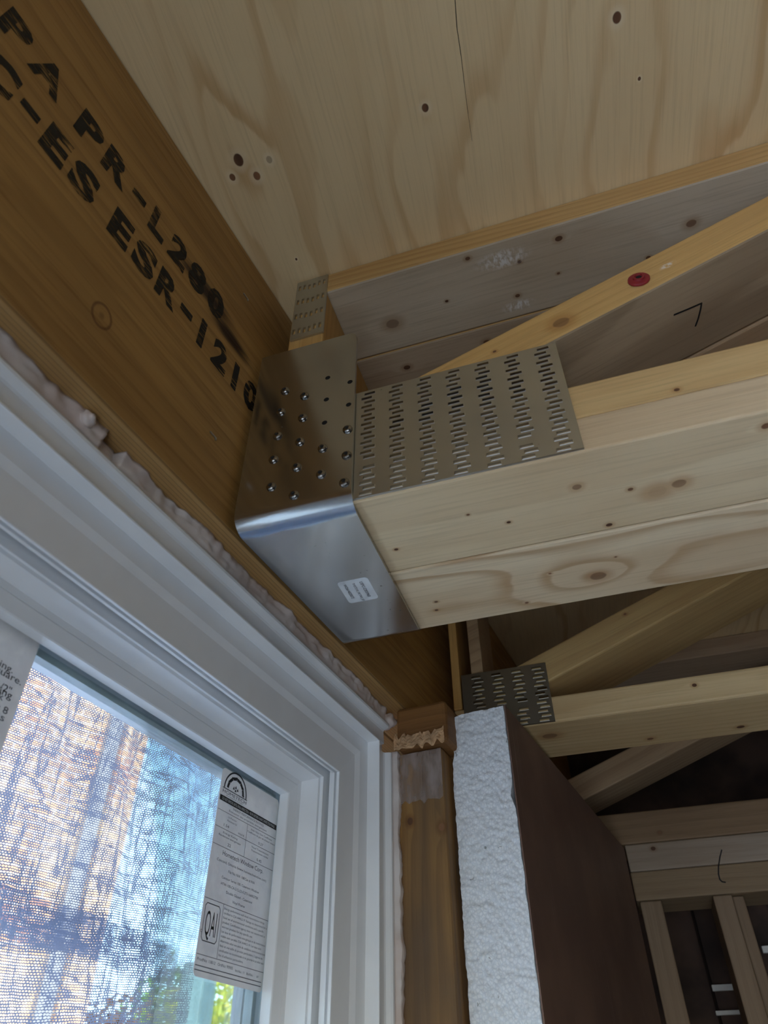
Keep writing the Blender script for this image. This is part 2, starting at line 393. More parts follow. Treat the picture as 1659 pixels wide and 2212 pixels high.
# ------------------------------------------------------------------ metal
def galv(name, rough=0.22, base=(208, 208, 207), spots=0.25):
    g = G(name); P = g.pos()
    n = g.noise(P, 14, 2); fine = g.noise(g.v('MULTIPLY', P, Vector((60, 60, 60))), 1.0, 4)
    col = g.mix(g.m('MULTIPLY', g.rng(n, 0.3, 0.75), 0.2), srgb(*base), srgb(*[k*0.72 for k in base]))
    sm = g.rng(g.noise(P, 260, 2), 0.68, 0.76)
    sm = g.m('MULTIPLY', sm, g.rng(g.noise(P, 30, 2), 0.52, 0.7))
    col = g.mix(g.m('MULTIPLY', sm, spots*2), col, srgb(60, 58, 56))
    r = g.m('ADD', g.rng(n, 0.3, 0.7, rough-0.03, rough+0.05), g.m('MULTIPLY', sm, 0.2))
    return g.done(g.bsdf(col, r, 1.0, normal=g.bump(fine, 0.05, 0.0004)))
GALV = galv('galvanised_steel', 0.16, (192, 195, 198))
PLATEM = galv('plate_steel', 0.34, (196, 197, 194), 0.3)
SCREWM = galv('screw_steel', 0.22, (150, 146, 140), 0.1)
HOLE = plain('dark_hole', (22, 20, 18), 0.9)

def toothed_plate(bm, mp, U0, U1, V0, V1, cols, th=0.0019, rim=0.0005, rise=0.00025):
    """pressed connector plate; mp(u, v, d) maps to the world (d out of the board); cols = [(u_lo, u_hi, [(a0,a1,b0,b1), ...])]"""
    def quad(a, b, c, d, lv=(th, th, th, th)):
        vs = [bm.verts.new(mp(p[0], p[1], l)) for p, l in zip((a, b, c, d), lv)]; bm.faces.new(vs)
    def rect(u0, u1, v0, v1):
        if u1-u0 > 1e-6 and v1-v0 > 1e-6: quad((u0,v0),(u1,v0),(u1,v1),(u0,v1))
    cur = U0
    for lo, hi, slots in cols:
        rect(cur, lo, V0, V1); cur = hi; vcur = V0
        for a0, a1, b0, b1 in slots:
            A0, A1, B0, B1 = a0-rim, a1+rim, b0-rim, b1+rim
            rect(lo, hi, vcur, B0); rect(lo, A0, B0, B1); rect(A1, hi, B0, B1); vcur = B1
            o = [(A0,B0),(A1,B0),(A1,B1),(A0,B1)]; i = [(a0,b0),(a1,b0),(a1,b1),(a0,b1)]
            for k in range(4):
                k2 = (k+1) % 4
                quad(o[k], o[k2], i[k2], i[k], (th, th, th+rise, th+rise))
                quad(i[k], i[k2], i[k2], i[k], (th+rise, th+rise, 0, 0))
        rect(lo, hi, vcur, V1)
    rect(cur, U1, V0, V1)
    c = [(U0,V0),(U1,V0),(U1,V1),(U0,V1)]
    for k in range(4):
        quad(c[k], c[(k+1)%4], c[(k+1)%4], c[k], (th, th, 0, 0))
    bmesh.ops.remove_doubles(bm, verts=bm.verts, dist=1e-6)
    bmesh.ops.recalc_face_normals(bm, faces=bm.faces)

def slot_cols(u_first, pitch_u, ncol, v0, v1, length=0.0088, stag=0.0026, pv=0.00525, sh=0.0026, rnd=None):
    cols = []
    for i in range(ncol):
        cu = u_first + i*pitch_u; sl = []; k = 0; v = v0 + 0.0030
        while v < v1 - 0.0028:
            s_ = stag/2 if k % 2 else -stag/2
            if not (rnd and rnd.random() < 0.02): sl.append((cu+s_-length/2, cu+s_+length/2, v-sh/2, v+sh/2))
            v += pv; k += 1
        cols.append((cu-stag/2-length/2-0.0012, cu+stag/2+length/2+0.0012, sl))
    return cols

# ------------------------------------------------------------------ trusses
Y0 = 0.3519; PW = 0.0882
def web_pts(x0, z0, x1, z1, y0, y1, t):
    d = Vector((x1-x0, 0, z1-z0)).normalized(); nrm = Vector((-d.z, 0, d.x))*(t/2)
    P = lambda x, z, y, s: T(x, y, z) + nrm*s
    return [P(x0,z0,y0,-1),P(x1,z1,y0,-1),P(x1,z1,y1,-1),P(x0,z0,y1,-1),P(x0,z0,y0,1),P(x1,z1,y0,1),P(x1,z1,y1,1),P(x0,z0,y1,1)], d
def board_web(name, mat, parent, x0, z0, x1, z1, y0, y1, t, wide=None):
    pts, d = web_pts(x0, z0, x1, z1, y0, y1, t); bm = bmesh.new(); hexa(bm, pts, 0.0022); return finish(name, bm, mat, parent, wide=wide)

kz = lambda u, v, r, st=1.0, so=1: (on_z(u, v, ZT), r, st, so)
ky = lambda u, v, r, y=Y0, st=1.0: (on_y(u, v, y), r, st)
kt = lambda u, v, r, st=1.0: (on_z(u, v, 0.635), r, st)
BC1 = wood('chord_pine', (228, 205, 165), (192, 154, 110), pith=(0.36, CZ+0.50), period=0.010, contrast=0.30, slope=0.012, distort=0.004, streak=0.2,
           knots=[kz(1467,1045,0.0045,0.6), kz(1246,1052,0.0030,0.7), kz(1362,1057,0.0018), kz(1420,1062,0.006,0.12), kz(856,1187,0.0014), kz(1099,1128,0.0014), kz(1011,1112,0.0012),
                  kz(1316,1134,0.002), kz(1655,920,0.003)], seed=0.4)
BC1U = wood('chord_pine_ochre', (222, 188, 130), (190, 146, 90), pith=(0.5, CZ+0.45), period=0.008, contrast=0.3, slope=0.02, distort=0.003, streak=0.3, seed=2,
            knots=[ky(1462,841,0.0018)])
BC2 = wood('chord_pine_pale', (231, 209, 172), (180, 140, 96), pith=(0.50, CZ+0.44), period=0.0080, contrast=0.8, slope=0.035, distort=0.005, streak=0.2, late0=0.5,
           knots=[kz(1292,1244,0.0055,0.6), kz(1188,1239,0.0014), kz(942,1300,0.0014), kz(943,1318,0.0013), kz(1138,1302,0.0015), kz(1330,1203,0.0008), kz(1260,1246,0.016,0.9,0), kz(960,1310,0.012,0.6,0)], seed=1.3)
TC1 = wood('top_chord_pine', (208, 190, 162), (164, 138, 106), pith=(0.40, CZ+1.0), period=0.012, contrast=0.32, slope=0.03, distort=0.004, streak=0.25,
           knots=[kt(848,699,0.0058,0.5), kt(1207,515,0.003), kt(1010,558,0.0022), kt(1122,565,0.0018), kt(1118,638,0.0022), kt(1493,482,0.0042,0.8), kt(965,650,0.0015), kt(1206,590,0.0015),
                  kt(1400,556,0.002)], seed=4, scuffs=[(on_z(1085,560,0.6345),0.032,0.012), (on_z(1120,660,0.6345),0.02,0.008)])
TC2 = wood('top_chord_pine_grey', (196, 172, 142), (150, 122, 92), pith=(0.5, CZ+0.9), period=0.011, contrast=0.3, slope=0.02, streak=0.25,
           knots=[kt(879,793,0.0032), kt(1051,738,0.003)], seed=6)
TCS = wood('top_chord_ochre', OCH_L, OCH_D, pith=(0.36, CZ+0.60), period=0.008, contrast=0.5, slope=0.03, distort=0.006, seed=8)
WEBD = Vector((0.2965, 0, 0.1148)).normalized(); WEBN = Vector((-WEBD.z, 0, WEBD.x))
WEB1 = wood('web_pine_ochre', (222, 180, 112), (190, 142, 78), A=WEBD, B=UY, C=WEBN, pith=(0.36, 1.95), period=0.010, contrast=0.35, distort=0.005, seed=9,
            stain=(176, 138, 92),
            knots=[ky(1212,695,0.0062,Y0,0.6), ky(1068,758,0.0016)], scuffs=[(on_y(1442,572,Y0),0.009,0.004)])
WEB1G = wood('web_pine_weathered_shaded', (186, 164, 132), (132, 108, 80), A=WEBD, B=UY, C=WEBN, pith=(0.36, 1.0), period=0.012, contrast=0.75, distort=0.006, slope=0.03, seed=9, stain=(150, 128, 102),  # weathered grey, darkened further for the shade above the bottom chord
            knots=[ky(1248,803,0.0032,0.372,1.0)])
WEB2 = wood('web_pine_brown', (188, 160, 124), (140, 108, 76), A=WEBD, B=UY, C=WEBN, pith=(0.5, 1.95), period=0.012, contrast=0.4, distort=0.006, seed=11)
POST = wood('post_pine', (216, 172, 104), (180, 130, 66), A=UZ, B=UX, C=UY, pith=(-0.1, 0.5), period=0.008, contrast=0.35, distort=0.003, seed=12)

tr1 = thing('floor_truss', T(0.9, 0.44, ZT), 'nearest double floor truss hung from the wide metal hanger', 'truss', 'floor trusses under the plywood')
XE1, XE2 = -0.2062, 2.5
for y0, y1, mb, mu in ((Y0, Y0+PW, BC1, BC1U), (Y0+PW+0.0018, Y0+2*PW+0.001, BC2, BC2)):
    t_box('bottom_chord', mb, tr1, XE1, XE2, y0, y1, ZT, 0.3735, bevel=0.0016)
    t_box('bottom_chord', mu, tr1, XE1, XE2, y0+0.0004, y1-0.0003, 0.3737, 0.4080, bevel=0.0018)
for i, (y0, y1, mt) in enumerate(((Y0, Y0+PW, TC1), (Y0+PW+0.001, Y0+2*PW+0.001, TC2))):
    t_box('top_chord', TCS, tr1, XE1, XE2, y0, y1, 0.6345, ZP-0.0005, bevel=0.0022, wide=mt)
    yy0, yy1 = y0+0.0002, y1-0.0002
    t_box('end_post', POST, tr1, XE1, -0.1712, yy0, yy1, 0.4082, 0.6343, bevel=0.0018)
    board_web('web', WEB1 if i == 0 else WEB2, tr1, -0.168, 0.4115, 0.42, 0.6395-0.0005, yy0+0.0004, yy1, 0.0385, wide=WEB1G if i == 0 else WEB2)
    board_web('web', WEB2, tr1, 0.50, 0.62, 1.05, 0.424, yy0, yy1, 0.0385)
    board_web('web', WEB2, tr1, 1.12, 0.424, 1.62, 0.62, yy0, yy1, 0.0385)

bm = bmesh.new()
mpY = lambda yf: (lambda u, v, d: T(u, yf - d, v))
rr = random.Random(3)
toothed_plate(bm, mpY(Y0), -0.1500, 0.0272, 0.3425, 0.4600, slot_cols(-0.1245, 0.02335, 7, 0.3425, 0.4600, rnd=rr))
finish('connector_plate', bm, PLATEM, tr1)['label'] = 'large toothed steel plate'
bm = bmesh.new()
cols = []
for i in range(4):
    cu = 0.5755 + i*0.0252
    cols.append((cu-0.0062, cu+0.0062, [(cu-0.0042+(-1)**(k//2)*0.0008, cu+0.0042+(-1)**(k//2)*0.0008, -0.2005+0.0053*k-0.0013, -0.2005+0.0053*k+0.0013) for k in range(6)]))
toothed_plate(bm, lambda u, v, d: T(v, Y0-d, u), 0.5640, 0.6645, -0.2040, -0.1705, cols)
finish('connector_plate', bm, PLATEM, tr1)['label'] = 'small toothed plate on the end post'

def lathe(bm, prof, origin, axis, seg=14):
    ax = axis.normalized(); ref = Vector((0,0,1)) if abs(ax.z) < 0.9 else Vector((1,0,0))
    e1 = ax.cross(ref).normalized(); e2 = ax.cross(e1)
    rings = []
    for r, h in prof:
        if r < 1e-7: rings.append([bm.verts.new(origin+ax*h)])
        else: rings.append([bm.verts.new(origin+ax*h+(e1*math.cos(2*math.pi*k/seg)+e2*math.sin(2*math.pi*k/seg))*r) for k in range(seg)])
    for i in range(len(rings)-1):
        A_, B_ = rings[i], rings[i+1]
        for k in range(seg):
            k2 = (k+1) % seg
            f = [A_[k % len(A_)]] + ([A_[k2]] if len(A_) > 1 else []) + ([B_[k2]] if len(B_) > 1 else []) + [B_[k % len(B_)]]
            if len(f) > 2: bm.faces.new(f)
    bmesh.ops.recalc_face_normals(bm, faces=bm.faces)

RED = plain('red_coating', (150, 36, 44), 0.45)
p = on_y(1380, 605, Y0); bm = bmesh.new(); pth = Vector((0,-1,0))
lathe(bm, [(0.0085,0),(0.0085,0.0012),(0.0078,0.0017),(0.0048,0.0021),(0.0042,0.0034),(0.0030,0.0036),(0.0026,0.0026),(0,0.0026)], p, pth, 20)
rs = finish('washer_screw', bm, RED, tr1, smooth=False); rs['label'] = 'red washer-head screw'
bm = bmesh.new(); lathe(bm, [(0.0025,0.0027),(0.0019,0.00275),(0,0.00275)], p, pth, 6); finish('drive_recess', bm, HOLE, rs)
stroke('marker_line', [on_y(u, v, 0.374) + Vector((0,0,0)) for u, v in ()] or [p, p+Vector((0.001,0,0))], 0.0001, tr1, Vector((0,-0.0001,0))).name = 'marker_dot'

# pencilled hook on the underside of the web
web_a, web_b = -0.168, 0.4115
def on_web_under(u, v):
    r = ray(u, v); d = (Vector((0.588, 0, 0.2275))).normalized(); nrm = Vector((-d.z, 0, d.x))
    base = Vector((web_a, 0, web_b)) - nrm*0.01925
    t = base.dot(nrm)/r.dot(nrm); return r*t + Vector((0,0,CZ)), -nrm
h = [on_web_under(u, v) for u, v in ((1456,680),(1485,668),(1515,655),(1513,668),(1508,688),(1502,704))]
stroke('marker_line', [q[0] for q in h], 0.0007, tr1, h[0][1]*0.0004)
bpy.data.objects.remove(bpy.data.objects['marker_dot'])
# scuffed glue or paint chip on the web
CHIP = plain('pale_chip', (222, 214, 200), 0.7)

# second truss, single ply
Y2 = 0.756
tr2 = thing('floor_truss', T(0.9, Y2+0.04, ZT), 'single floor truss just beyond the double one, above the foam board', 'truss', 'floor trusses under the plywood')
B2 = wood('chord_far', (214, 188, 140), (178, 142, 94), pith=(0.9, CZ+0.4), period=0.009, contrast=0.35, slope=0.02, seed=14,
          knots=[(on_z(1188,1590,ZT),0.0075,0.6),(on_z(1405,1596,ZT),0.0036),(on_z(1600,1570,ZT),0.0036),(on_y(1500,1480,Y2),0.002)])
W2D = Vector((0.2105, 0, 0.0796)).normalized(); W2N = Vector((-W2D.z, 0, W2D.x))
WB2 = wood('web_far', (206, 176, 120), (168, 130, 80), A=W2D, B=UY, C=W2N, pith=(0.8, 2.2), period=0.011, contrast=0.35, seed=15, knots=[(on_y(1350,1326,Y2),0.002)])
t_box('bottom_chord', B2, tr2, -0.158, XE2, Y2, Y2+0.0975, ZT, 0.3713, bevel=0.0024)
t_box('top_chord', TC2, tr2, -0.158, XE2, Y2, Y2+0.0975, 0.6345, ZP-0.0005, bevel=0.002)
t_box('end_post', POST, tr2, -0.158, -0.148, Y2, Y2+0.097, 0.3716, 0.634, bevel=0.0015)
t_box('end_post', WEB2, tr2, -0.1345, -0.1200, Y2+0.002, Y2+0.097, 0.3716, 0.634, bevel=0.0015)
board_web('web', WB2, tr2, -0.125, 0.378, 0.47, 0.6135, Y2+0.0004, Y2+0.097, 0.036)
board_web('web', WEB2, tr2, 0.55, 0.60, 1.05, 0.40, Y2+0.0004, Y2+0.097, 0.036)
board_web('web', WEB2, tr2, 1.12, 0.40, 1.62, 0.60, Y2+0.0004, Y2+0.097, 0.036)
bm = bmesh.new()
toothed_plate(bm, mpY(Y2), -0.146, -0.0465, 0.3415, 0.4130, slot_cols(-0.127, 0.0236, 4, 0.3415, 0.413, length=0.0105, stag=0.003, rnd=rr))
finish('connector_plate', bm, galv('plate_grimy', 0.42, (150, 146, 134), 0.5), tr2)

# third truss, standing on the end wall
Y3 = 1.2255
tr3 = thing('floor_truss', T(1.0, Y3+0.04, ZT), 'farthest floor truss resting on the end wall plates', 'truss', 'floor trusses under the plywood')
B3 = wood('chord_end', (142, 116, 86), (110, 85, 58), pith=(1.3, CZ+0.5), period=0.012, contrast=0.3, seed=17, knots=[(on_y(1425,1798,Y3),0.0022,0.6)])
t_box('bottom_chord', B3, tr3, -0.10, XE2, Y3, Y3+0.088, ZT, 0.3880, bevel=0.0024)
t_box('top_chord', TC2, tr3, -0.09, XE2, Y3, Y3+0.088, 0.6345, ZP-0.0005, bevel=0.002)
board_web('web', WEB2, tr3, -0.09, 0.4225, 0.42, 0.6115, Y3+0.0004, Y3+0.088, 0.040)
board_web('web', WEB2, tr3, 0.50, 0.60, 1.05, 0.42, Y3+0.0004, Y3+0.088, 0.040)

# ------------------------------------------------------------------ hanger
TH = 0.003
def wall_x(y, w=LW+0.0065): return (w + y*math.sin(SK))/math.cos(SK)
hz = thing('truss_hanger', T(-0.18, 0.44, ZT-TH), 'wide galvanised steel truss hanger with screws and white sticker', 'hanger')
bm = bmesh.new()
YA, YB = Y0-0.0026, Y0+2*PW+0.001+0.0020            # inner faces
prof = []                                              # outer outline in (y, z)
Ro, Ri = 0.0155, 0.0125
ztop = 0.5425
nseg = 10
def arc(cy, cz, r, a0, a1): return [(cy+r*math.cos(a0+(a1-a0)*k/nseg), cz+r*math.sin(a0+(a1-a0)*k/nseg)) for k in range(nseg+1)]
zi = ZT - 0.0018
outer = [(YA-TH, ztop)] + arc(YA-TH+Ro, zi-TH+Ro, Ro, math.pi, 1.5*math.pi) + arc(YB+TH-Ro, zi-TH+Ro, Ro, 1.5*math.pi, 2*math.pi) + [(YB+TH, ztop)]
inner = [(YA, ztop)] + arc(YA-TH+Ro, zi-TH+Ro, Ri, math.pi, 1.5*math.pi) + arc(YB+TH-Ro, zi-TH+Ro, Ri, 1.5*math.pi, 2*math.pi) + [(YB, ztop)]
XR = -0.1352
def xr(y, z):       # room-side edge of the hanger, corners of the flange tops rounded
    d = ztop - z; r = 0.008
    return XR - (r - math.sqrt(max(0, r*r-(r-d)**2)) if d < r else 0)
def dens(pl):       # extra points near the flange tops for the rounded corner, and a tilted top edge
    y, _ = pl[0]; y2, _ = pl[-1]; zs = [ztop-0.008*(1-math.cos(math.pi/2*k/6)) for k in range(7)]
    return [(y, z) for z in zs] + pl[1:-1] + [(y2, z) for z in reversed(zs)]
outer, inner = dens(outer), dens(inner)
loops = []
for pl in (outer, inner):
    L_ = [bm.verts.new(T(wall_x(y), y, z)) for y, z in pl]; R_ = [bm.verts.new(T(xr(y, z), y, z)) for y, z in pl]
    loops.append((L_, R_))
n = len(outer)
for L_, R_ in loops:
    for i in range(n-1): bm.faces.new([L_[i], L_[i+1], R_[i+1], R_[i]])
for side in (0, 1):
    o_, i_ = loops[0][side], loops[1][side]
    for k in range(n-1): bm.faces.new([o_[k], o_[k+1], i_[k+1], i_[k]])
for k in (0, n-1): bm.faces.new([loops[0][0][k], loops[0][1][k], loops[1][1][k], loops[1][0][k]])
bmesh.ops.recalc_face_normals(bm, faces=bm.faces)
hanger = finish('bent_strap', bm, GALV, hz, smooth=True)
hanger.data.set_sharp_from_angle(angle=math.radians(32))
HY = YA - TH
bm = bmesh.new()
lathe(bm, [(0.0040,-0.002),(0.0040,0.0005),(0.0037,0.0014),(0.0030,0.0021),(0.0019,0.0025),(0.0017,0.0019),(0,0.0019)], Vector((0,0,0)), Vector((0,-1,0)), 14)
scm = bpy.data.meshes.new('screw'); bm.to_mesh(scm); bm.free(); scm.materials.append(SCREWM)
bm = bmesh.new(); lathe(bm, [(0.0015,0.00195),(0,0.00196)], Vector((0,0,0)), Vector((0,-1,0)), 6)
scr = bpy.data.meshes.new('drive_recess'); bm.to_mesh(scr); bm.free(); scr.materials.append(HOLE)
for u, v in ((616,845),(658,856),(607,890),(654,903),(600,942),(648,955),(591,993),(641,1010),(586,1052),(635,1070),(751,928),(697,969),(749,984),(694,1025),(744,1043)):
    s_ = place('screw', scm, on_y(u, v, HY), hz); s_.rotation_euler = (0, random.uniform(0, 3), 0)
    c_ = bpy.data.objects.new('drive_recess', scr); COL.objects.link(c_); c_.parent = s_
bm = bmesh.new(); lathe(bm, [(0.0023,-0.001),(0.0023,0.00012),(0,0.00012)], Vector((0,0,0)), Vector((0,-1,0)), 14)
hom = bpy.data.meshes.new('nail_hole'); bm.to_mesh(hom); bm.free(); hom.materials.append(HOLE)
for u, v in ((708,816),(756,825),(705,863),(753,874),(701,913)):
    place('nail_hole', hom, on_y(u, v, HY), hz)

STK = plain('sticker_paper', (224, 228, 230), 0.5)
PRINT = plain('black_print', (20, 20, 24), 0.6)
def round_rect(bm, o, du, dv, w, h, r, off, seg=5):
    pts = []
    for cx, cy, a0 in ((w-r, h-r, 0), (r, h-r, 90), (r, r, 180), (w-r, r, 270)):
        for k in range(seg+1):
            a = math.radians(a0+90*k/seg); pts.append((cx+r*math.cos(a), cy+r*math.sin(a)))
    top = [bm.verts.new(o+du*x+dv*y+off) for x, y in pts]; bot = [bm.verts.new(o+du*x+dv*y) for x, y in pts]
    bm.faces.new(top); n_ = len(pts)
    for k in range(n_): bm.faces.new([top[k], bot[k], bot[(k+1) % n_], top[(k+1) % n_]])
    bmesh.ops.recalc_face_normals(bm, faces=bm.faces)
ZS = zi - TH
a_ = on_z(752, 1308, ZS); tl = on_z(727, 1259, ZS); trp = on_z(786, 1250, ZS)
lw_, lh_ = 0.0308, 0.0258                              # along Y, along X
o_ = Vector((tl.x, tl.y, ZS+CZ)); ang = 0.0
du, dv = UY, UX
bm = bmesh.new(); round_rect(bm, o_, du, dv, lw_, lh_, 0.003, Vector((0,0,-0.0002)))
lab = finish('label_sticker', bm, STK, hz); lab['label'] = 'small white printed sticker'
bm = bmesh.new()
for s_, x_, y_, w_, h_ in (('USPC-C005960', 0.0040, 0.0178, 0.0220, 0.0026), ('TH27210_SKTRF_SF', 0.0040, 0.0116, 0.0262, 0.0020), ('WO#14020072', 0.0040, 0.0042, 0.0205, 0.0026)):
    text_bm(bm, s_, o_ + du*x_ + dv*y_ + Vector((0,0,-0.0004)), du, dv, w_, h_)
finish('lettering', bm, PRINT, lab)

# ------------------------------------------------------------------ window
def vinyl_mat(name, base):
    g = G(name); f = g.noise(g.pos(), 14, 3)
    c = g.mix(g.rng(f, 0.3, 0.7), srgb(*base), srgb(*[k*0.97 for k in base]))
    return g.done(g.bsdf(c, 0.34, spec=0.5))
VINYL = vinyl_mat('white_vinyl', (243, 245, 247))
YR, YL, ZH, ZS_ = 0.6186, -0.45, 0.2997, -0.95
win = thing('window_1', Wp(-0.36, 0.08, ZS_-0.024), kind='structure')
def members(names, prof, mat, skip=()):
    """four mitred lengths of one moulding; prof = closed outline [(w, d)], d inward from the frame edge"""
    out = []
    for side, nm in enumerate(names):
        bm = bmesh.new(); ends = [[], []]
        for w, d in prof:
            if side == 0: a, b = (YL+d, ZH-d), (YR-d, ZH-d)
            elif side == 1: a, b = (YR-d, ZH-d), (YR-d, ZS_+d)
            elif side == 2: a, b = (YR-d, ZS_+d), (YL+d, ZS_+d)
            else: a, b = (YL+d, ZS_+d), (YL+d, ZH-d)
            ends[0].append(bm.verts.new(Wp(w, *a))); ends[1].append(bm.verts.new(Wp(w, *b)))
        n_ = len(prof)
        for k in range(n_): bm.faces.new([ends[0][k], ends[0][(k+1)%n_], ends[1][(k+1)%n_], ends[1][k]])
        bm.faces.new(ends[0]); bm.faces.new(list(reversed(ends[1])))
        bmesh.ops.recalc_face_normals(bm, faces=bm.faces)
        out.append(finish(nm, bm, mat, win))
    return out
fr_prof = [(-0.300,-0.0008),(-0.2922,-0.0008),(-0.2914,-0.0004),(-0.2910,0.0006),(-0.2912,0.0014),(-0.3044,0.0004),(-0.3056,0.0147),(-0.3086,0.0200),(-0.3115,0.0436),(-0.3118,0.0443),
           (-0.3140,0.0443),(-0.3140,0.0405),(-0.3165,0.0405),(-0.3165,0.0446),(-0.3190,0.0446),(-0.3190,0.0410),(-0.3235,0.0410),(-0.3235,0.0345),(-0.3880,0.0345),(-0.3880,0.0560),
           (-0.3930,0.0560),(-0.3930,-0.0234),(-0.300,-0.0234)]
members(['frame_head','frame_jamb','frame_sill','frame_jamb'], fr_prof, VINYL)
# drywall return lip: the head length overruns the corner, the jamb lip starts below it
lip = [(-0.2999,-0.0234),(-0.2905,-0.0234),(-0.2885,-0.0226),(-0.2876,-0.0208),(-0.2880,-0.0188),(-0.2898,-0.0176),(-0.2935,-0.0166),(-0.2945,-0.0150),(-0.2945,-0.0030),(-0.2965,-0.0024),(-0.2999,-0.0024)]
def lip_len(name, pts):
    bm = bmesh.new(); e0 = [bm.verts.new(p[0]) for p in pts]; e1 = [bm.verts.new(p[1]) for p in pts]; n_ = len(pts)
    for k in range(n_): bm.faces.new([e0[k], e0[(k+1)%n_], e1[(k+1)%n_], e1[k]])
    bm.faces.new(e0); bm.faces.new(list(reversed(e1))); bmesh.ops.recalc_face_normals(bm, faces=bm.faces)
    return finish(name, bm, VINYL, win)
lip_len('return_lip', [(Wp(w, YL-0.02, ZH-d), Wp(w, YR+0.017+d*0.1, ZH-d)) for w, d in lip])
lip_len('return_lip', [(Wp(w, YR-d, ZH-0.0065), Wp(w, YR-d, ZS_)) for w, d in lip])
lip_len('return_lip', [(Wp(w, YL+d, ZH-0.0065), Wp(w, YL+d, ZS_)) for w, d in lip])
sash = [(-0.3262,0.0478),(-0.3280,0.0478),(-0.3280,0.0462),(-0.3302,0.0462),(-0.3308,0.0485),(-0.3485,0.0494),(-0.3494,0.0536),(-0.3500,0.0540),(-0.3494,0.0544),(-0.3520,0.0630),(-0.3528,0.0638),
        (-0.3614,0.0640),(-0.3614,0.0500),(-0.3780,0.0500),(-0.3780,0.0650),(-0.3872,0.0650),(-0.3872,0.0352),(-0.3262,0.0352)]
members(['sash_rail','sash_stile','sash_rail','sash_stile'], sash, VINYL)
SPC = plain('spacer_bar', (190, 204, 208), 0.4, 0.0)
members(['spacer_bar','spacer_bar','spacer_bar','spacer_bar'], [(-0.3660,0.0640),(-0.3660,0.0690),(-0.3735,0.0690),(-0.3735,0.0640)], SPC)
def glass_mat():
    g = G('window_glass'); fr = g.n('Fresnel'); fr.inputs[0].default_value = 1.3
    tr = g.n('BsdfTransparent'); tr.inputs[0].default_value = (0.93, 0.97, 0.96, 1)
    gl = g.n('BsdfGlossy'); gl.inputs['Roughness'].default_value = 0.02
    x = g.n('MixShader'); g.put(x.inputs[0], g.m('MULTIPLY', fr.outputs[0], 0.5)); g.nt.links.new(tr.outputs[0], x.inputs[1]); g.nt.links.new(gl.outputs[0], x.inputs[2])
    return g.done(x.outputs[0])
GLASS = glass_mat()
gd = 0.0605
w_box('glass_pane', GLASS, win, -0.3650, -0.3618, YL+gd, YR-gd, ZS_+gd, ZH-gd)
w_box('glass_pane', GLASS, win, -0.3775, -0.3745, YL+gd, YR-gd, ZS_+gd, ZH-gd)

# stickers on the inside of the glass
WG = -0.3616
def sticker_mat():
    g = G('label_paper'); f = g.noise(g.pos(), 60, 3)
    c = g.mix(g.rng(f, 0.35, 0.65), srgb(226, 224, 220), srgb(214, 212, 210))
    tl_ = g.n('BsdfTranslucent'); g.put(tl_.inputs[0], c); x = g.n('MixShader'); x.inputs[0].default_value = 0.25
    g.nt.links.new(g.bsdf(c, 0.45), x.inputs[1]); g.nt.links.new(tl_.outputs[0], x.inputs[2]); return g.done(x.outputs[0])
PAPER = sticker_mat()
SY, SZ, SW, SH = 0.4665, 0.2300, 0.0875, 0.1450          # left edge, top, width, height
es = thing('energy_label', Wp(WG+0.0002, SY+SW/2, SZ-SH), 'tall white energy rating sticker in the corner of the window glass', 'sticker')
bm = bmesh.new(); round_rect(bm, Wp(WG, SY, SZ-SH), WY, UZ, SW, SH, 0.004, WN*0.0003)
finish('paper', bm, PAPER, es)
S = lambda s, t: Wp(WG+0.0006, SY+s, SZ-t)
bm = bmesh.new()
def bar(s0, t0, s1, t1, th):
    a, b = S(s0, t0), S(s1, t1); d = (b-a).normalized(); n_ = d.cross(WN).normalized()*th/2
    bm.faces.new([bm.verts.new(p) for p in (a-n_, b-n_, b+n_, a+n_)])
def tx(s_, s0, t0, w, h, align='L'): text_bm(bm, s_, S(s0, t0), WY, UZ, w, h, align)
def ringseg(cs, ct, r0, r1, a0, a1, k=18):
    for i in range(k):
        A0, A1 = math.radians(a0+(a1-a0)*i/k), math.radians(a0+(a1-a0)*(i+1)/k)
        bm.faces.new([bm.verts.new(S(cs+r*math.cos(a), ct-r*math.sin(a))) for r, a in ((r0,A0),(r1,A0),(r1,A1),(r0,A1))])
# arched emblem
ringseg(0.0205, 0.0150, 0.0150, 0.0164, 0, 180)
for i in range(6):
    ringseg(0.0205, 0.0150, 0.0098, 0.0124, 4+29*i, 4+29*i+26, 4)
    ringseg(0.0205, 0.0150, 0.0108, 0.0128, 4+29*i-3, 4+29*i+4, 2)
for ds, dt in ((-0.0028,0.0),(0.0028,0.0),(0.0,-0.0014),(0.0,0.0012)):
    c0 = 0.0205+ds; t0 = 0.0118+dt
    bm.faces.new([bm.verts.new(S(a, b)) for a, b in ((c0-0.0014,t0+0.0012),(c0+0.0014,t0+0.0012),(c0,t0-0.0014))])
bar(0.0030, 0.0155, 0.0380, 0.0155, 0.0007)
tx('HOMETECH', 0.0035, 0.0192, 0.0340, 0.0026); tx('WINDOW CORP', 0.0085, 0.0208, 0.024, 0.0009)
bar(0.0010, 0.0238, 0.0865, 0.0238, 0.0042)
tx('ENERGY PERFORMANCE RATINGS', 0.0435, 0.0286, 0.046, 0.0017, 'C')
tx('Évaluation des propriétés énergétiques', 0.0435, 0.0312, 0.056, 0.0014, 'C')
for t in (0.0330, 0.0456, 0.0585, 0.0962, 0.1318): bar(0.0005, t, 0.0870, t, 0.00035)
for t in (0.1385, 0.1412): bar(0.0005, t, 0.0850, t, 0.0005)
bar(0.0430, 0.0330, 0.0430, 0.0585, 0.00035); bar(0.0245, 0.0962, 0.0245, 0.1318, 0.00035)
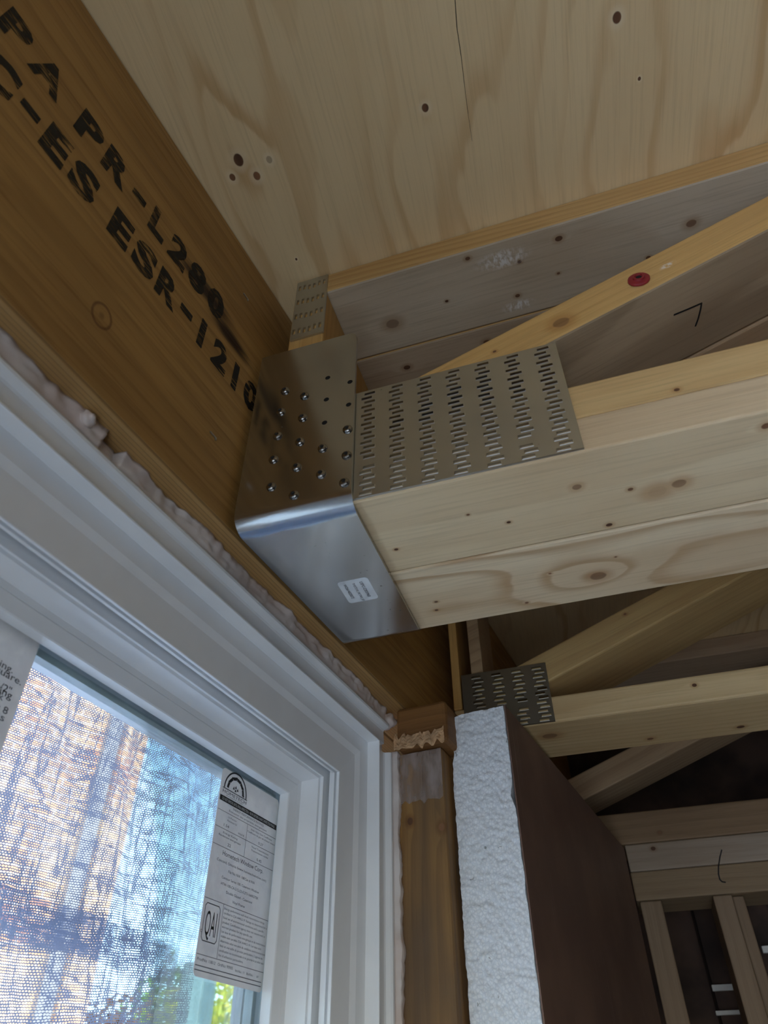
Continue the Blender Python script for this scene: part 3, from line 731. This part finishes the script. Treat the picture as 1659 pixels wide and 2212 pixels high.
tx('U-Factor', 0.0215, 0.0362, 0.012, 0.0014, 'C'); tx('Facteur-U', 0.0215, 0.0388, 0.013, 0.0014, 'C'); tx('1.54', 0.011, 0.0435, 0.0072, 0.0020); tx('W/m²·K', 0.031, 0.0442, 0.009, 0.0015)
tx('Solar Heat Gain Coefficient', 0.065, 0.0362, 0.033, 0.0014, 'C'); tx('Coefficient de gain de chaleur solaire', 0.065, 0.0388, 0.042, 0.0014, 'C'); tx('0.27', 0.065, 0.0440, 0.0072, 0.0020, 'C')
tx('Energy Rating', 0.0215, 0.0488, 0.020, 0.0014, 'C'); tx('Rendement énergétique', 0.0215, 0.0514, 0.030, 0.0014, 'C'); tx('22', 0.0215, 0.0565, 0.0045, 0.0022, 'C')
tx('Visual Transmittance', 0.065, 0.0488, 0.026, 0.0014, 'C'); tx('Transmission visible', 0.065, 0.0514, 0.026, 0.0014, 'C'); tx('0.45', 0.065, 0.0568, 0.0072, 0.0020, 'C')
tx('Hometech Window Corp.', 0.0435, 0.0640, 0.058, 0.0034, 'C')
tx('Concord, Ontario (www.hometechwindow.com)', 0.0435, 0.0692, 0.070, 0.0019, 'C')
tx('File No: N/A  NRCan # N/A', 0.0435, 0.0745, 0.037, 0.0019, 'C')
tx('Contour Series 100, Casement Window', 0.0435, 0.0798, 0.052, 0.0018, 'C')
tx('HTW-100-CA-2.CL(2)-0.273-16ARGTEK', 0.0435, 0.0842, 0.052, 0.0018, 'C')
tx('Double Glazed - Casement', 0.0435, 0.0888, 0.036, 0.0018, 'C'); tx('Vinyl Frame', 0.0435, 0.0936, 0.017, 0.0018, 'C')
for i, (s_, w_) in enumerate((('Energy performance and visual transmittance ratings', 0.056), ('certified to CSA A440.2-19. Ratings are determined for a', 0.060), ('fixed set of environmental conditions and a specific', 0.056),
        ('product. Certification agency does not recommend or', 0.059), ('warrant product for any specific use.', 0.041), ('Les taux de performance énergétique et de transmission', 0.060),
        ('visible sont certifiés CSA A440.2-19. Les taux sont', 0.055), ('déterminés selon une série de conditions environnementales', 0.061), ('fixes et une taille de produit particulière. L\'agence de', 0.058),
        ('certification ne recommande ni ne garantie le produit aux', 0.060), ('fins d\'utilisation particulière.', 0.032))):
    tx(s_, 0.0258, 0.0995+i*0.00302, w_, 0.0015)
tx('QAI', 0.0052, 0.1195, 0.0135, 0.0160); tx('C', 0.0008, 0.1185, 0.0018, 0.0018)
for a, b in (((0.0045,0.0992),(0.0195,0.0992)),((0.0045,0.1232),(0.0195,0.1232)),((0.0028,0.1010),(0.0028,0.1214)),((0.0212,0.1010),(0.0212,0.1214)),
             ((0.0028,0.1012),(0.0046,0.0992)),((0.0212,0.1012),(0.0194,0.0992)),((0.0028,0.1212),(0.0046,0.1232)),((0.0212,0.1212),(0.0194,0.1232))): bar(*a, *b, 0.0006)
tx('ProdNo: 13812', 0.002, 0.1355, 0.0215, 0.0018); tx('OrdNo: 90905', 0.0265, 0.1355, 0.019, 0.0018); tx('ItmNo: 11', 0.049, 0.1362, 0.012, 0.0016); tx('BinNo:', 0.064, 0.1362, 0.009, 0.0016); tx('#1', 0.078, 0.1362, 0.0025, 0.0016)
finish('lettering', bm, PRINT, es)
bm = bmesh.new()
text_bm(bm, 'DO NOT REMOVE UNTIL FINAL INSPECTION - NE PAS RETIRER AVANT L\'INSPECTION FINALE', Wp(WG+0.0008, SY+0.004, SZ-0.0250), WY, UZ, 0.079, 0.0022)
finish('lettering', bm, STK, es)['label'] = 'white lettering on the black bar'
i_s = thing('instruction_sheet', Wp(WG+0.0002, 0.19, 0.06), 'white printed instruction sheet at the left edge of the window glass', 'sticker')
bm = bmesh.new(); round_rect(bm, Wp(WG, 0.115, 0.055), WY, UZ, 0.1492, 0.1815, 0.003, WN*0.0003); finish('paper', bm, PAPER, i_s)
bm = bmesh.new()
for u, v, s_, w_ in ((26,1452,'opening.',0.026),(44,1478,'and square.',0.037),(21,1480+17,'1/2"',0.010),(23,1508,'ailing',0.016),(5,1505+6,'ck',0.007),(14,1541,'y 8',0.009),(7,1556,'s',0.0028)):
    p = on_w(u, v, WG); text_bm(bm, s_, Wp(WG+0.0006, p.dot(WY), p.z-CZ-0.001), WY, UZ, w_, 0.0042, 'R')
finish('lettering', bm, PRINT, i_s)

# ------------------------------------------------------------------ sealing foam round the window
def foam_mat(name, base, tint):
    g = G(name); f = g.noise(g.pos(), 90, 4); f2 = g.noise(g.pos(), 25, 2)
    c = g.mix(g.rng(f2, 0.35, 0.65), srgb(*base), srgb(*tint))
    return g.done(g.bsdf(c, 0.55, normal=g.bump(f, 0.4, 0.0012), spec=0.4))
SFOAM = foam_mat('spray_foam', (234, 226, 222), (218, 202, 194))
def nz(x, y=0.0, z=0.0): return mnoise.noise(Vector((x, y, z)))
def foam_bead(name, label, path_n, fn, cat='foam'):
    bm = bmesh.new(); rows = []
    for i in range(path_n+1): rows.append([bm.verts.new(p) for p in fn(i/path_n)])
    for i in range(path_n):
        for k in range(len(rows[0])-1): bm.faces.new([rows[i][k], rows[i][k+1], rows[i+1][k+1], rows[i+1][k]])
    for r in (rows[0], rows[-1]):
        c = bm.verts.new(sum((v.co for v in r), Vector())/len(r))
        for k in range(len(r)-1): bm.faces.new([r[k], r[k+1], c])
    bmesh.ops.recalc_face_normals(bm, faces=bm.faces)
    return tag(finish(name, bm, SFOAM, smooth=True), label, cat)
def head_foam(t):
    y = -0.47 + t*1.106; out = []
    b = 0.0040 + 0.0075*nz(y*17) + 0.0035*nz(y*52, 3) + 0.0014*nz(y*150, 7)
    if 0.205 < y < 0.222: b -= 0.009
    for k in range(9):
        a = math.pi*k/8; lump = 0.0016*nz(y*75, k*0.6) + 0.0006*nz(y*220, k*1.3)
        z = 0.3233 + 0.0166*(k/8)
        w = -0.302 + (0.0085 + b*(0.35+0.65*k/8))*min(1.0, 0.25+math.sin(min(a+0.35, math.pi*0.72))) + lump
        out.append(Wp(w, y, min(z + (0 if k in (0, 8) else lump*0.5), 0.3399)))
    out[0] = Wp(-0.31, y, 0.3233); out.append(Wp(-0.31, y, 0.3399)); return out
foam_bead('sealing_foam', 'lumpy pale sealing foam squeezed out between window head and beam', 520, head_foam)
def jamb_foam(t):
    z = 0.296 - t*1.2; out = []
    b = 0.0035 + 0.0032*nz(z*30, 11) + 0.0016*nz(z*110, 5) + 0.0006*nz(z*350, 8)
    for k in range(8):
        lump = 0.0008*nz(z*180, k*1.1) ; y = 0.6425 + 0.0072*(k/7)
        w = -0.2975 + (0.012 + b*(0.5+0.5*k/7))*min(1.0, 0.35+math.sin(math.pi*min(0.8, k/7+0.1))) + lump
        out.append(Wp(w, y, z))
    out[0] = Wp(-0.305, 0.6425, z); out.append(Wp(-0.305, 0.6497, z)); return out
foam_bead('sealing_foam', 'whitish sealing foam between window jamb and the stud', 420, jamb_foam)
def lump_mesh(name, c, r, mat, label, cat, seed=0, flat=1.0):
    bm = bmesh.new(); bmesh.ops.create_icosphere(bm, subdivisions=3, radius=1.0)
    for v in bm.verts:
        k = 1 + 0.35*nz(v.co.x*1.6+seed, v.co.y*1.6, v.co.z*1.6) + 0.12*nz(v.co.x*5+seed, v.co.y*5, v.co.z*5)
        v.co = c + Vector((v.co.x*r, v.co.y*r, v.co.z*r*flat))*k
    return tag(finish(name, bm, mat, smooth=True), label, cat)
p = on_z(188, 906, 0.3345)
lump_mesh('foam_crumb', p, 0.0055, SFOAM, 'loose white foam crumb caught above the window frame', 'foam', 2.0, 0.9)
lump_mesh('foam_plug', Wp(-0.2925, 0.641, 0.3285), 0.0085, SFOAM, 'rounded foam plug at the end of the window head lip', 'foam', 5.0)

# ------------------------------------------------------------------ stud, block, insulation beside the window
YS = 0.650
STW = wood('trimmer_stud', (172, 128, 70), (112, 78, 42), A=UZ, B=WN, C=WY, pith=(-0.21, 0.6), period=0.008, contrast=0.5, slope=0.015, distort=0.004, stain=(86, 72, 60), tone=0.8, seed=21,
           knots=[(Wp(-0.2425, YS, 0.2185), 0.0036), (Wp(-0.274, YS, 0.228), 0.003), (Wp(-0.2665, YS, 0.289), 0.0028)])
st = thing('trimmer_stud', Wp(-0.262, YS+0.019, -CZ), 'weathered wooden stud between window jamb and white foam board', 'stud')
w_box('stud_board', STW, st, -0.2885, -0.2378, YS, YS+0.038, -CZ, 0.2950, bevel=0.003)
def film_mat():
    g = G('clear_tape'); tr = g.n('BsdfTransparent'); x = g.n('MixShader'); f = g.noise(g.v('MULTIPLY', g.pos(), Vector((90, 90, 30))), 1.0, 3)
    g.put(x.inputs[0], g.rng(f, 0.3, 0.75, 0.25, 0.8)); g.nt.links.new(tr.outputs[0], x.inputs[1]); g.nt.links.new(g.bsdf(srgb(176, 160, 152), 0.35), x.inputs[2]); return g.done(x.outputs[0])
bm = bmesh.new(); rows = []
for i in range(19):
    z = 0.2935 - i*0.0027; row = []
    for k in range(13):
        w = -0.286 + 0.0475*k/12; d = 0.0006 + 0.0011*(0.5+0.5*nz(w*150, z*60, 2)) 
        if i > 15 and k in (4, 5): d += 0.001
        row.append(bm.verts.new(Wp(w, YS-d, z - (0.006*nz(k*0.8, 4) if i == 18 else 0))))
    rows.append(row)
for i in range(18):
    for k in range(12): bm.faces.new([rows[i][k], rows[i][k+1], rows[i+1][k+1], rows[i+1][k]])
tp = finish('plastic_film', bm, film_mat(), smooth=True)
tag(tp, 'cloudy plastic film stuck to the top of the trimmer stud', 'film')

BLK = wood('plate_block', (140, 98, 54), (100, 64, 32), A=WN, B=UZ, C=WY, pith=(2.6, 0.6), period=0.012, contrast=0.35, seed=23)
blk = thing('bearing_block', Wp(-0.256, 0.66, 0.2952), 'brown wooden bearing block on top of the stud under the beam', 'block')
w_box('block', BLK, blk, -0.283, -0.2275, 0.640, 0.685, 0.2955, 0.3396, bevel=0.004)
PKRAFT = plain('kraft_paper', (196, 158, 118), 0.8, scale=70, var=0.1)
bm = bmesh.new(); rows = []
for i in range(15):
    row = []
    for k in range(29):
        w = -0.2835 + 0.054*k/28; z = 0.2935 + 0.0135*i/14 + (0.009*nz(k*0.45, 1.0)*(i/14)) + (0.006*nz(k*0.35, 7.0)*(1-i/14))
        d = 0.003 + 0.0035*abs(nz(w*170, z*120, 3)) + 0.003*abs(nz(w*380, z*330, 9))
        if k < 6: d += 0.003*abs(nz(k*1.3, i*0.7))
        row.append(bm.verts.new(Wp(w, 0.640-d, z)))
    rows.append(row)
for i in range(14):
    for k in range(28): bm.faces.new([rows[i][k], rows[i][k+1], rows[i+1][k+1], rows[i+1][k]])
tag(finish('kraft_paper', bm, PKRAFT), 'crumpled tan kraft paper wrapped round the stud top', 'paper')
w_box('paper_scrap', plain('pink_paper', (206, 176, 160), 0.8), None, -0.2745, -0.262, 0.655, 0.672, 0.3400, 0.3445, bevel=0.0008)
tag(bpy.data.objects['paper_scrap'], 'small pale paper scrap lying above the bearing block', 'paper')

# expanded polystyrene board with a brown facing
def eps_mat():
    g = G('polystyrene'); P = g.pos(); v1 = g.vor(P, 330); v2 = g.vor(P, 330, 'DISTANCE_TO_EDGE')
    pit = g.rng(g.noise(P, 150, 2), 0.70, 0.76)
    c = g.mix(g.rng(v2, 0.0, 0.25), srgb(222, 227, 232), srgb(240, 243, 246)); c = g.mix(g.m('MULTIPLY', pit, 0.6), c, srgb(96, 96, 92))
    return g.done(g.bsdf(c, 0.75, normal=g.bump(g.m('SUBTRACT', g.rng(v2, 0, 0.5), g.m('MULTIPLY', pit, 0.8)), 0.15, 0.0008), spec=0.3))
EPS = eps_mat()
YF = 0.668
def foam_face(z): return 0.0006*nz(z*20, 5)
fb = thing('insulation_board', Wp(-0.20, 0.9, -CZ+0.01), 'white polystyrene insulation board with brown facing fixed beside the window', 'insulation')
bm = bmesh.new()
NWs, NZs = 58, 560
grid = []
ztop_f, zbot_f = 0.3330, -0.32
def eps_pt(i, k):
    tw = i/NWs; z = ztop_f + (zbot_f-ztop_f)*k/NZs
    wl_ = -0.2337 + 0.0012*nz(z*45, 2) + 0.0005*nz(z*160, 4); wr_ = -0.1745 + 0.0008*nz(z*60, 9)
    if abs(z-0.293) < 0.011: wl_ += 0.0035*(1-abs(z-0.293)/0.011)
    if abs(z-0.243) < 0.012: wr_ -= 0.004*(1-abs(z-0.243)/0.012)
    w = wl_ + (wr_-wl_)*tw
    q = Vector((w*270+0.6*nz(w*60, z*60), 0, z*270)); dd = mnoise.voronoi(q)[0]
    h = 0.0017*(1-min(1.0, dd[0]*1.15)**2) + 0.0012*nz(w*110, z*110, 3)
    y = YF - h
    if k < 4 and i < 8: z -= 0.0012*(8-i)/8*(4-k)
    zz = z - (0.003*max(0, 1-tw*3)**2 if k == 0 else 0)
    return Wp(w, y, zz)
grid = [[bm.verts.new(eps_pt(i, k)) for i in range(NWs+1)] for k in range(NZs+1)]
for k in range(NZs):
    for i in range(NWs): bm.faces.new([grid[k][i], grid[k+1][i], grid[k+1][i+1], grid[k][i+1]])
YFE = 1.205; WFE = -0.1565
back = lambda v, dw: None
# top, outer (stud-side) and room-side faces back to the far end
def far_pt(co, w): return Wp(w, YFE, co.z-CZ)
tl0 = [bm.verts.new(Wp(-0.2337 + 0.0175*1 + (WFE+0.0 - (-0.2337+0.0175))*i/NWs if False else (-0.2155 + (WFE-(-0.2155))*i/NWs), YFE, ztop_f)) for i in range(NWs+1)]
for i in range(NWs): bm.faces.new([grid[0][i], grid[0][i+1], tl0[i+1], tl0[i]])
step = 10
rb = [bm.verts.new(Wp(WFE, YFE, ztop_f+(zbot_f-ztop_f)*k/NZs)) for k in range(0, NZs+1)]
lb = [bm.verts.new(Wp(-0.2155, YFE, ztop_f+(zbot_f-ztop_f)*k/NZs)) for k in range(0, NZs+1)]
for k in range(NZs):
    bm.faces.new([grid[k][NWs], grid[k+1][NWs], rb[k+1], rb[k]])
    bm.faces.new([grid[k][0], grid[k+1][0], lb[k+1], lb[k]])
bmesh.ops.recalc_face_normals(bm, faces=bm.faces)
fc = finish('foam_core', bm, EPS, fb, smooth=True); fc.data.set_sharp_from_angle(angle=math.radians(60))
def facing_mat():
    g = G('brown_facing'); P = g.pos(); a = g.v('DOT_PRODUCT', P, WY); c = g.v('DOT_PRODUCT', P, UZ)
    sc = g.noise(g.xyz(g.m('MULTIPLY', a, 260), 0.0, g.m('MULTIPLY', c, 6)), 1.0, 3)
    col = g.mix(g.rng(g.noise(P, 12, 3), 0.35, 0.65), srgb(134, 106, 92), srgb(118, 92, 82))
    col = g.mix(g.m('MULTIPLY', g.rng(sc, 0.62, 0.75), 0.35), col, srgb(176, 160, 148))
    return g.done(g.bsdf(col, 0.5, spec=0.4))
bm = bmesh.new()
a0, a1 = (-0.1738, YF-0.0005), (WFE+0.0006, YFE)
o1 = Wp(a0[0], a0[1], 0); dirf = (Wp(a1[0], a1[1], 0)-o1); nf = Vector((dirf.y, -dirf.x, 0)).normalized()*0.0012
nn = 24
tops, bots = [], []
for i in range(nn+1):
    t = i/nn; w = a0[0]+(a1[0]-a0[0])*t; y = a0[1]+(a1[1]-a0[1])*t
    zt = ztop_f + 0.0008 + 0.0012*nz(t*30, 3)
    p0, p1 = Wp(w, y, zbot_f), Wp(w, y, zt)
    bots.append((bm.verts.new(p0), bm.verts.new(p0+nf))); tops.append((bm.verts.new(p1), bm.verts.new(p1+nf)))
for i in range(nn):
    for s_ in (0, 1): bm.faces.new([bots[i][s_], bots[i+1][s_], tops[i+1][s_], tops[i][s_]])
    bm.faces.new([tops[i][0], tops[i+1][0], tops[i+1][1], tops[i][1]]); bm.faces.new([bots[i][0], bots[i+1][0], bots[i+1][1], bots[i][1]])
for i in (0, nn): bm.faces.new([bots[i][0], bots[i][1], tops[i][1], tops[i][0]])
bmesh.ops.recalc_face_normals(bm, faces=bm.faces)
finish('brown_facing', bm, facing_mat(), fb)

# ------------------------------------------------------------------ outside the window
def net_mat():
    g = G('netting'); P = g.pos(); a = g.v('DOT_PRODUCT', P, WY); c = g.v('DOT_PRODUCT', P, UZ)
    n1 = g.noise(P, 22, 3); n2 = g.noise(P, 90, 2)
    aa = g.m('ADD', a, g.m('MULTIPLY', n1, 0.006)); cc = g.m('ADD', g.m('ADD', c, g.m('MULTIPLY', a, -0.10)), g.m('MULTIPLY', n1, 0.006))
    pu, pv = 0.0031, 0.0020
    v = g.m('DIVIDE', cc, pv); row = g.m('FLOOR', v); u = g.m('ADD', g.m('DIVIDE', aa, pu), g.m('MULTIPLY', g.m('MODULO', row, 2.0), 0.5))
    fx = g.m('SUBTRACT', g.m('FRACT', u), 0.5); fy = g.m('SUBTRACT', g.m('FRACT', v), 0.5)
    d = g.v('LENGTH', g.xyz(g.m('MULTIPLY', fx, 0.85), fy, 0.0))
    # creases: threads bunch together along wavering lines
    cr = g.noise(g.xyz(g.m('MULTIPLY', a, 42), 0.0, g.m('MULTIPLY', c, 5)), 1.0, 3); cr2 = g.noise(g.xyz(g.m('MULTIPLY', a, 5), 4.0, g.m('MULTIPLY', c, 36)), 1.0, 3)
    tight = g.m('MAXIMUM', g.rng(g.m('ABSOLUTE', g.m('SUBTRACT', cr, 0.5)), 0.03, 0.0), g.rng(g.m('ABSOLUTE', g.m('SUBTRACT', cr2, 0.52)), 0.02, 0.0))
    rad = g.m('SUBTRACT', g.rng(n2, 0.3, 0.7, 0.27, 0.42), g.m('MULTIPLY', tight, 0.20))
    hole = g.rng(g.m('SUBTRACT', d, rad), 0.05, -0.05)
    tr = g.n('BsdfTransparent'); x = g.n('MixShader'); y = g.n('MixShader'); tl_ = g.n('BsdfTranslucent'); tl_.inputs[0].default_value = srgb(120, 128, 150)
    g.nt.links.new(g.bsdf(srgb(92, 98, 116), 0.6), y.inputs[1]); g.nt.links.new(tl_.outputs[0], y.inputs[2]); y.inputs[0].default_value = 0.5
    g.put(x.inputs[0], hole); g.nt.links.new(y.outputs[0], x.inputs[1]); g.nt.links.new(tr.outputs[0], x.inputs[2])
    return g.done(x.outputs[0])
NET = net_mat()
NWD = -0.56
edge = on_w(408, 2150, NWD); yE = edge.dot(WY) + 0.014
def net_sheet(name, label, y0, y1, z0, z1, dw, ny, nzn, lift=lambda y: 0.0):
    bm = bmesh.new(); rows = []
    for i in range(nzn+1):
        row = []
        for k in range(ny+1):
            y = y0+(y1-y0)*k/ny; z = z0+(z1-z0)*i/nzn + lift(y)
            w = NWD + dw + 0.012*nz(y*9, z*3, 1) + 0.006*nz(y*26+z*8, z*6, 5) + 0.004*math.sin(y*60+4*nz(z*4, 2))
            yy = y + (0.004*nz(z*14, 8) if k == ny else 0)
            row.append(bm.verts.new(Wp(w, yy, z)))
        rows.append(row)
    for i in range(nzn):
        for k in range(ny): bm.faces.new([rows[i][k], rows[i][k+1], rows[i+1][k+1], rows[i+1][k]])
    return tag(finish(name, bm, NET, smooth=True), label, 'netting')
net_sheet('debris_netting', 'grey debris netting hanging in creases outside the window', -0.75, yE, -1.1, 0.75, 0.0, 110, 110)
b0, b1 = on_w(0, 1962, NWD-0.02), on_w(400, 2088, NWD-0.02)
bsl = (b1.z-b0.z)/((b1-b0).dot(WY)); bz = lambda y: b0.z - CZ + bsl*(y - b0.dot(WY))
net_sheet('netting_band', 'doubled strip of netting overlapping across the lower glass', -0.75, yE-0.004, -0.018, 0.018, -0.022, 110, 6, bz)

# neighbouring brick house, sunlit
def brick_mat():
    g = G('far_brick'); x = g.n('TexBrick'); P = g.pos()
    y = g.v('DOT_PRODUCT', P, Vector((0.64, 0.77, 0))); z = g.v('DOT_PRODUCT', P, UZ)
    g.put(x.inputs['Vector'], g.xyz(y, z, 0.0)); x.inputs['Color1'].default_value = srgb(158, 96, 66); x.inputs['Color2'].default_value = srgb(136, 76, 52); x.inputs['Mortar'].default_value = srgb(170, 154, 136)
    x.inputs['Scale'].default_value = 1.0; x.inputs['Brick Width'].default_value = 0.22; x.inputs['Row Height'].default_value = 0.075; x.inputs['Mortar Size'].default_value = 0.006
    n = g.noise(P, 1.4, 3)
    return g.done(g.bsdf(g.mix(g.m('MULTIPLY', g.rng(n, 0.3, 0.7), 0.7), x.outputs[0], srgb(172, 134, 100)), 0.85))
def dirpt(u, v, dist):
    r = ray(u, v); hlen = math.hypot(r.x, r.y); return r*(dist/hlen) + Vector((0,0,CZ))
c_right = dirpt(283, 1760, 8.0)
e1 = Vector((-0.50, -0.86, 0)).normalized()
hs = thing('brick_house', c_right + e1*3 + Vector((0,0,-c_right.z-0.6)), 'sunlit orange brick house seen through the netting', 'house')
def slab(name, mat, parent, c, e, L, th, z0, z1):
    n_ = Vector((e.y, -e.x, 0)); n_ = n_ if n_.x < 0 else -n_
    bm = bmesh.new(); A = lambda s, t, z: Vector((c.x, c.y, 0)) + e*s + n_*t + Vector((0,0,z))
    hexa(bm, [A(0,0,z0),A(L,0,z0),A(L,th,z0),A(0,th,z0),A(0,0,z1),A(L,0,z1),A(L,th,z1),A(0,th,z1)]); return finish(name, bm, mat, parent)
slab('brick_wall', brick_mat(), hs, c_right, e1, 9.0, 4.0, -0.6, 9.5)
TRIM = plain('pale_trim', (222, 214, 202), 0.7)
PANE = plain('dark_pane', (120, 130, 142), 0.2)
nface = Vector((e1.y, -e1.x, 0)); nface = -nface if nface.x < 0 else nface
for s0, z0 in ((2.9, 4.3), (2.9, 0.9), (5.2, 4.3)):
    f = slab('window', TRIM, hs, c_right + e1*s0 + nface*0.06, e1, 0.95, 0.07, z0, z0+1.5)
    slab('pane', PANE, f, c_right + e1*(s0+0.1) + nface*0.075, e1, 0.75, 0.02, z0+0.1, z0+1.4)
slab('drainpipe', plain('dark_pipe', (96, 88, 86), 0.6), hs, c_right + e1*0.35 + nface*0.12, e1, 0.14, 0.12, -0.5, 9.3)

# garden beyond: trees, post, fence, ground
def leaf_mat(name, a, b):
    g = G(name); f = g.noise(g.pos(), 9, 2); c = g.mix(g.rng(f, 0.3, 0.7), srgb(*a), srgb(*b))
    tl_ = g.n('BsdfTranslucent'); g.put(tl_.inputs[0], c); x = g.n('MixShader'); x.inputs[0].default_value = 0.45
    g.nt.links.new(g.bsdf(c, 0.6), x.inputs[1]); g.nt.links.new(tl_.outputs[0], x.inputs[2]); return g.done(x.outputs[0])
BARK = plain('bark', (92, 74, 60), 0.9)
def tree(name, label, base, height, rad, cz, n_, mat, seed, size=0.09):
    rnd = random.Random(seed); root = thing(name, base, label, 'tree')
    bm = bmesh.new(); lathe(bm, [(0.11,0),(0.08,height*0.5),(0.03,cz)], base, UZ, 8); finish('trunk', bm, BARK, root)
    bm = bmesh.new()
    for _ in range(n_):
        d = Vector((rnd.gauss(0,1), rnd.gauss(0,1), rnd.gauss(0,1))).normalized()*rad*rnd.random()**0.4
        d *= 0.75 + 0.5*abs(nz(d.x*1.5+seed, d.y*1.5, d.z*1.5))
        c = base + Vector((0,0,cz)) + Vector((d.x, d.y, d.z*1.1))
        if c.z < base.z+0.3: continue
        e = Vector((rnd.gauss(0,1), rnd.gauss(0,1), rnd.gauss(0,1))).normalized(); f = e.cross(Vector((rnd.random(), rnd.random(), rnd.random()))).normalized()
        s_ = size*rnd.uniform(0.6, 1.3); bm.faces.new([bm.verts.new(c+e*s_), bm.verts.new(c+f*s_*0.5), bm.verts.new(c-e*s_), bm.verts.new(c-f*s_*0.5)])
    fo = finish('foliage', bm, mat, root); fo['kind'] = 'stuff'
YEL = leaf_mat('yellow_leaves', (226, 212, 60), (150, 176, 52)); GRN = leaf_mat('green_leaves', (120, 150, 62), (86, 110, 52)); RUST = leaf_mat('rust_leaves', (176, 116, 84), (120, 96, 66))
g0 = lambda u, d: (lambda q: Vector((q.x, q.y, -0.6)))(dirpt(u, 2100, d))
tree('garden_tree', 'yellow-green leafy tree glimpsed below the energy sticker', g0(500, 13.5), 4.2, 1.5, 3.1, 5200, YEL, 4)
tree('garden_tree', 'rust-brown tree seen low through the netting', g0(250, 17.0), 5.4, 1.25, 3.4, 3600, RUST, 9)
tree('garden_tree', 'green shrubby tree low at the right edge of the netting', g0(385, 22.0), 4.6, 1.5, 4.6, 3800, GRN, 12)
bm = bmesh.new(); q = g0(433, 3.2); hexa(bm, [q+Vector((x, y, z)) for z in (0, 3.05) for x, y in ((-0.05,-0.05),(0.05,-0.05),(0.05,0.05),(-0.05,0.05))], 0.01)
po = thing('scaffold_post', q, 'grey-green scaffold post outside, right of the netting', 'post'); finish('post', bm, plain('post_paint', (84, 108, 110), 0.5), po)
bm = bmesh.new(); hexa(bm, [q+Vector((x, y, 0.3+z)) for z in (0, 0.02) for x, y in ((-0.14,-0.14),(0.14,-0.14),(0.14,0.14),(-0.14,0.14))], 0.004); finish('base_plate', bm, bpy.data.materials['post_paint'], po)
bm = bmesh.new(); hexa(bm, [Vector((x, y, z)) for z in (-0.75, -0.6) for x, y in ((-40,-25),(-0.62,-25),(-0.62,40),(-40,40))])
tag(finish('garden_ground', bm, plain('pale_paving', (200, 202, 214), 0.9, scale=2, var=0.1)), kind='structure')
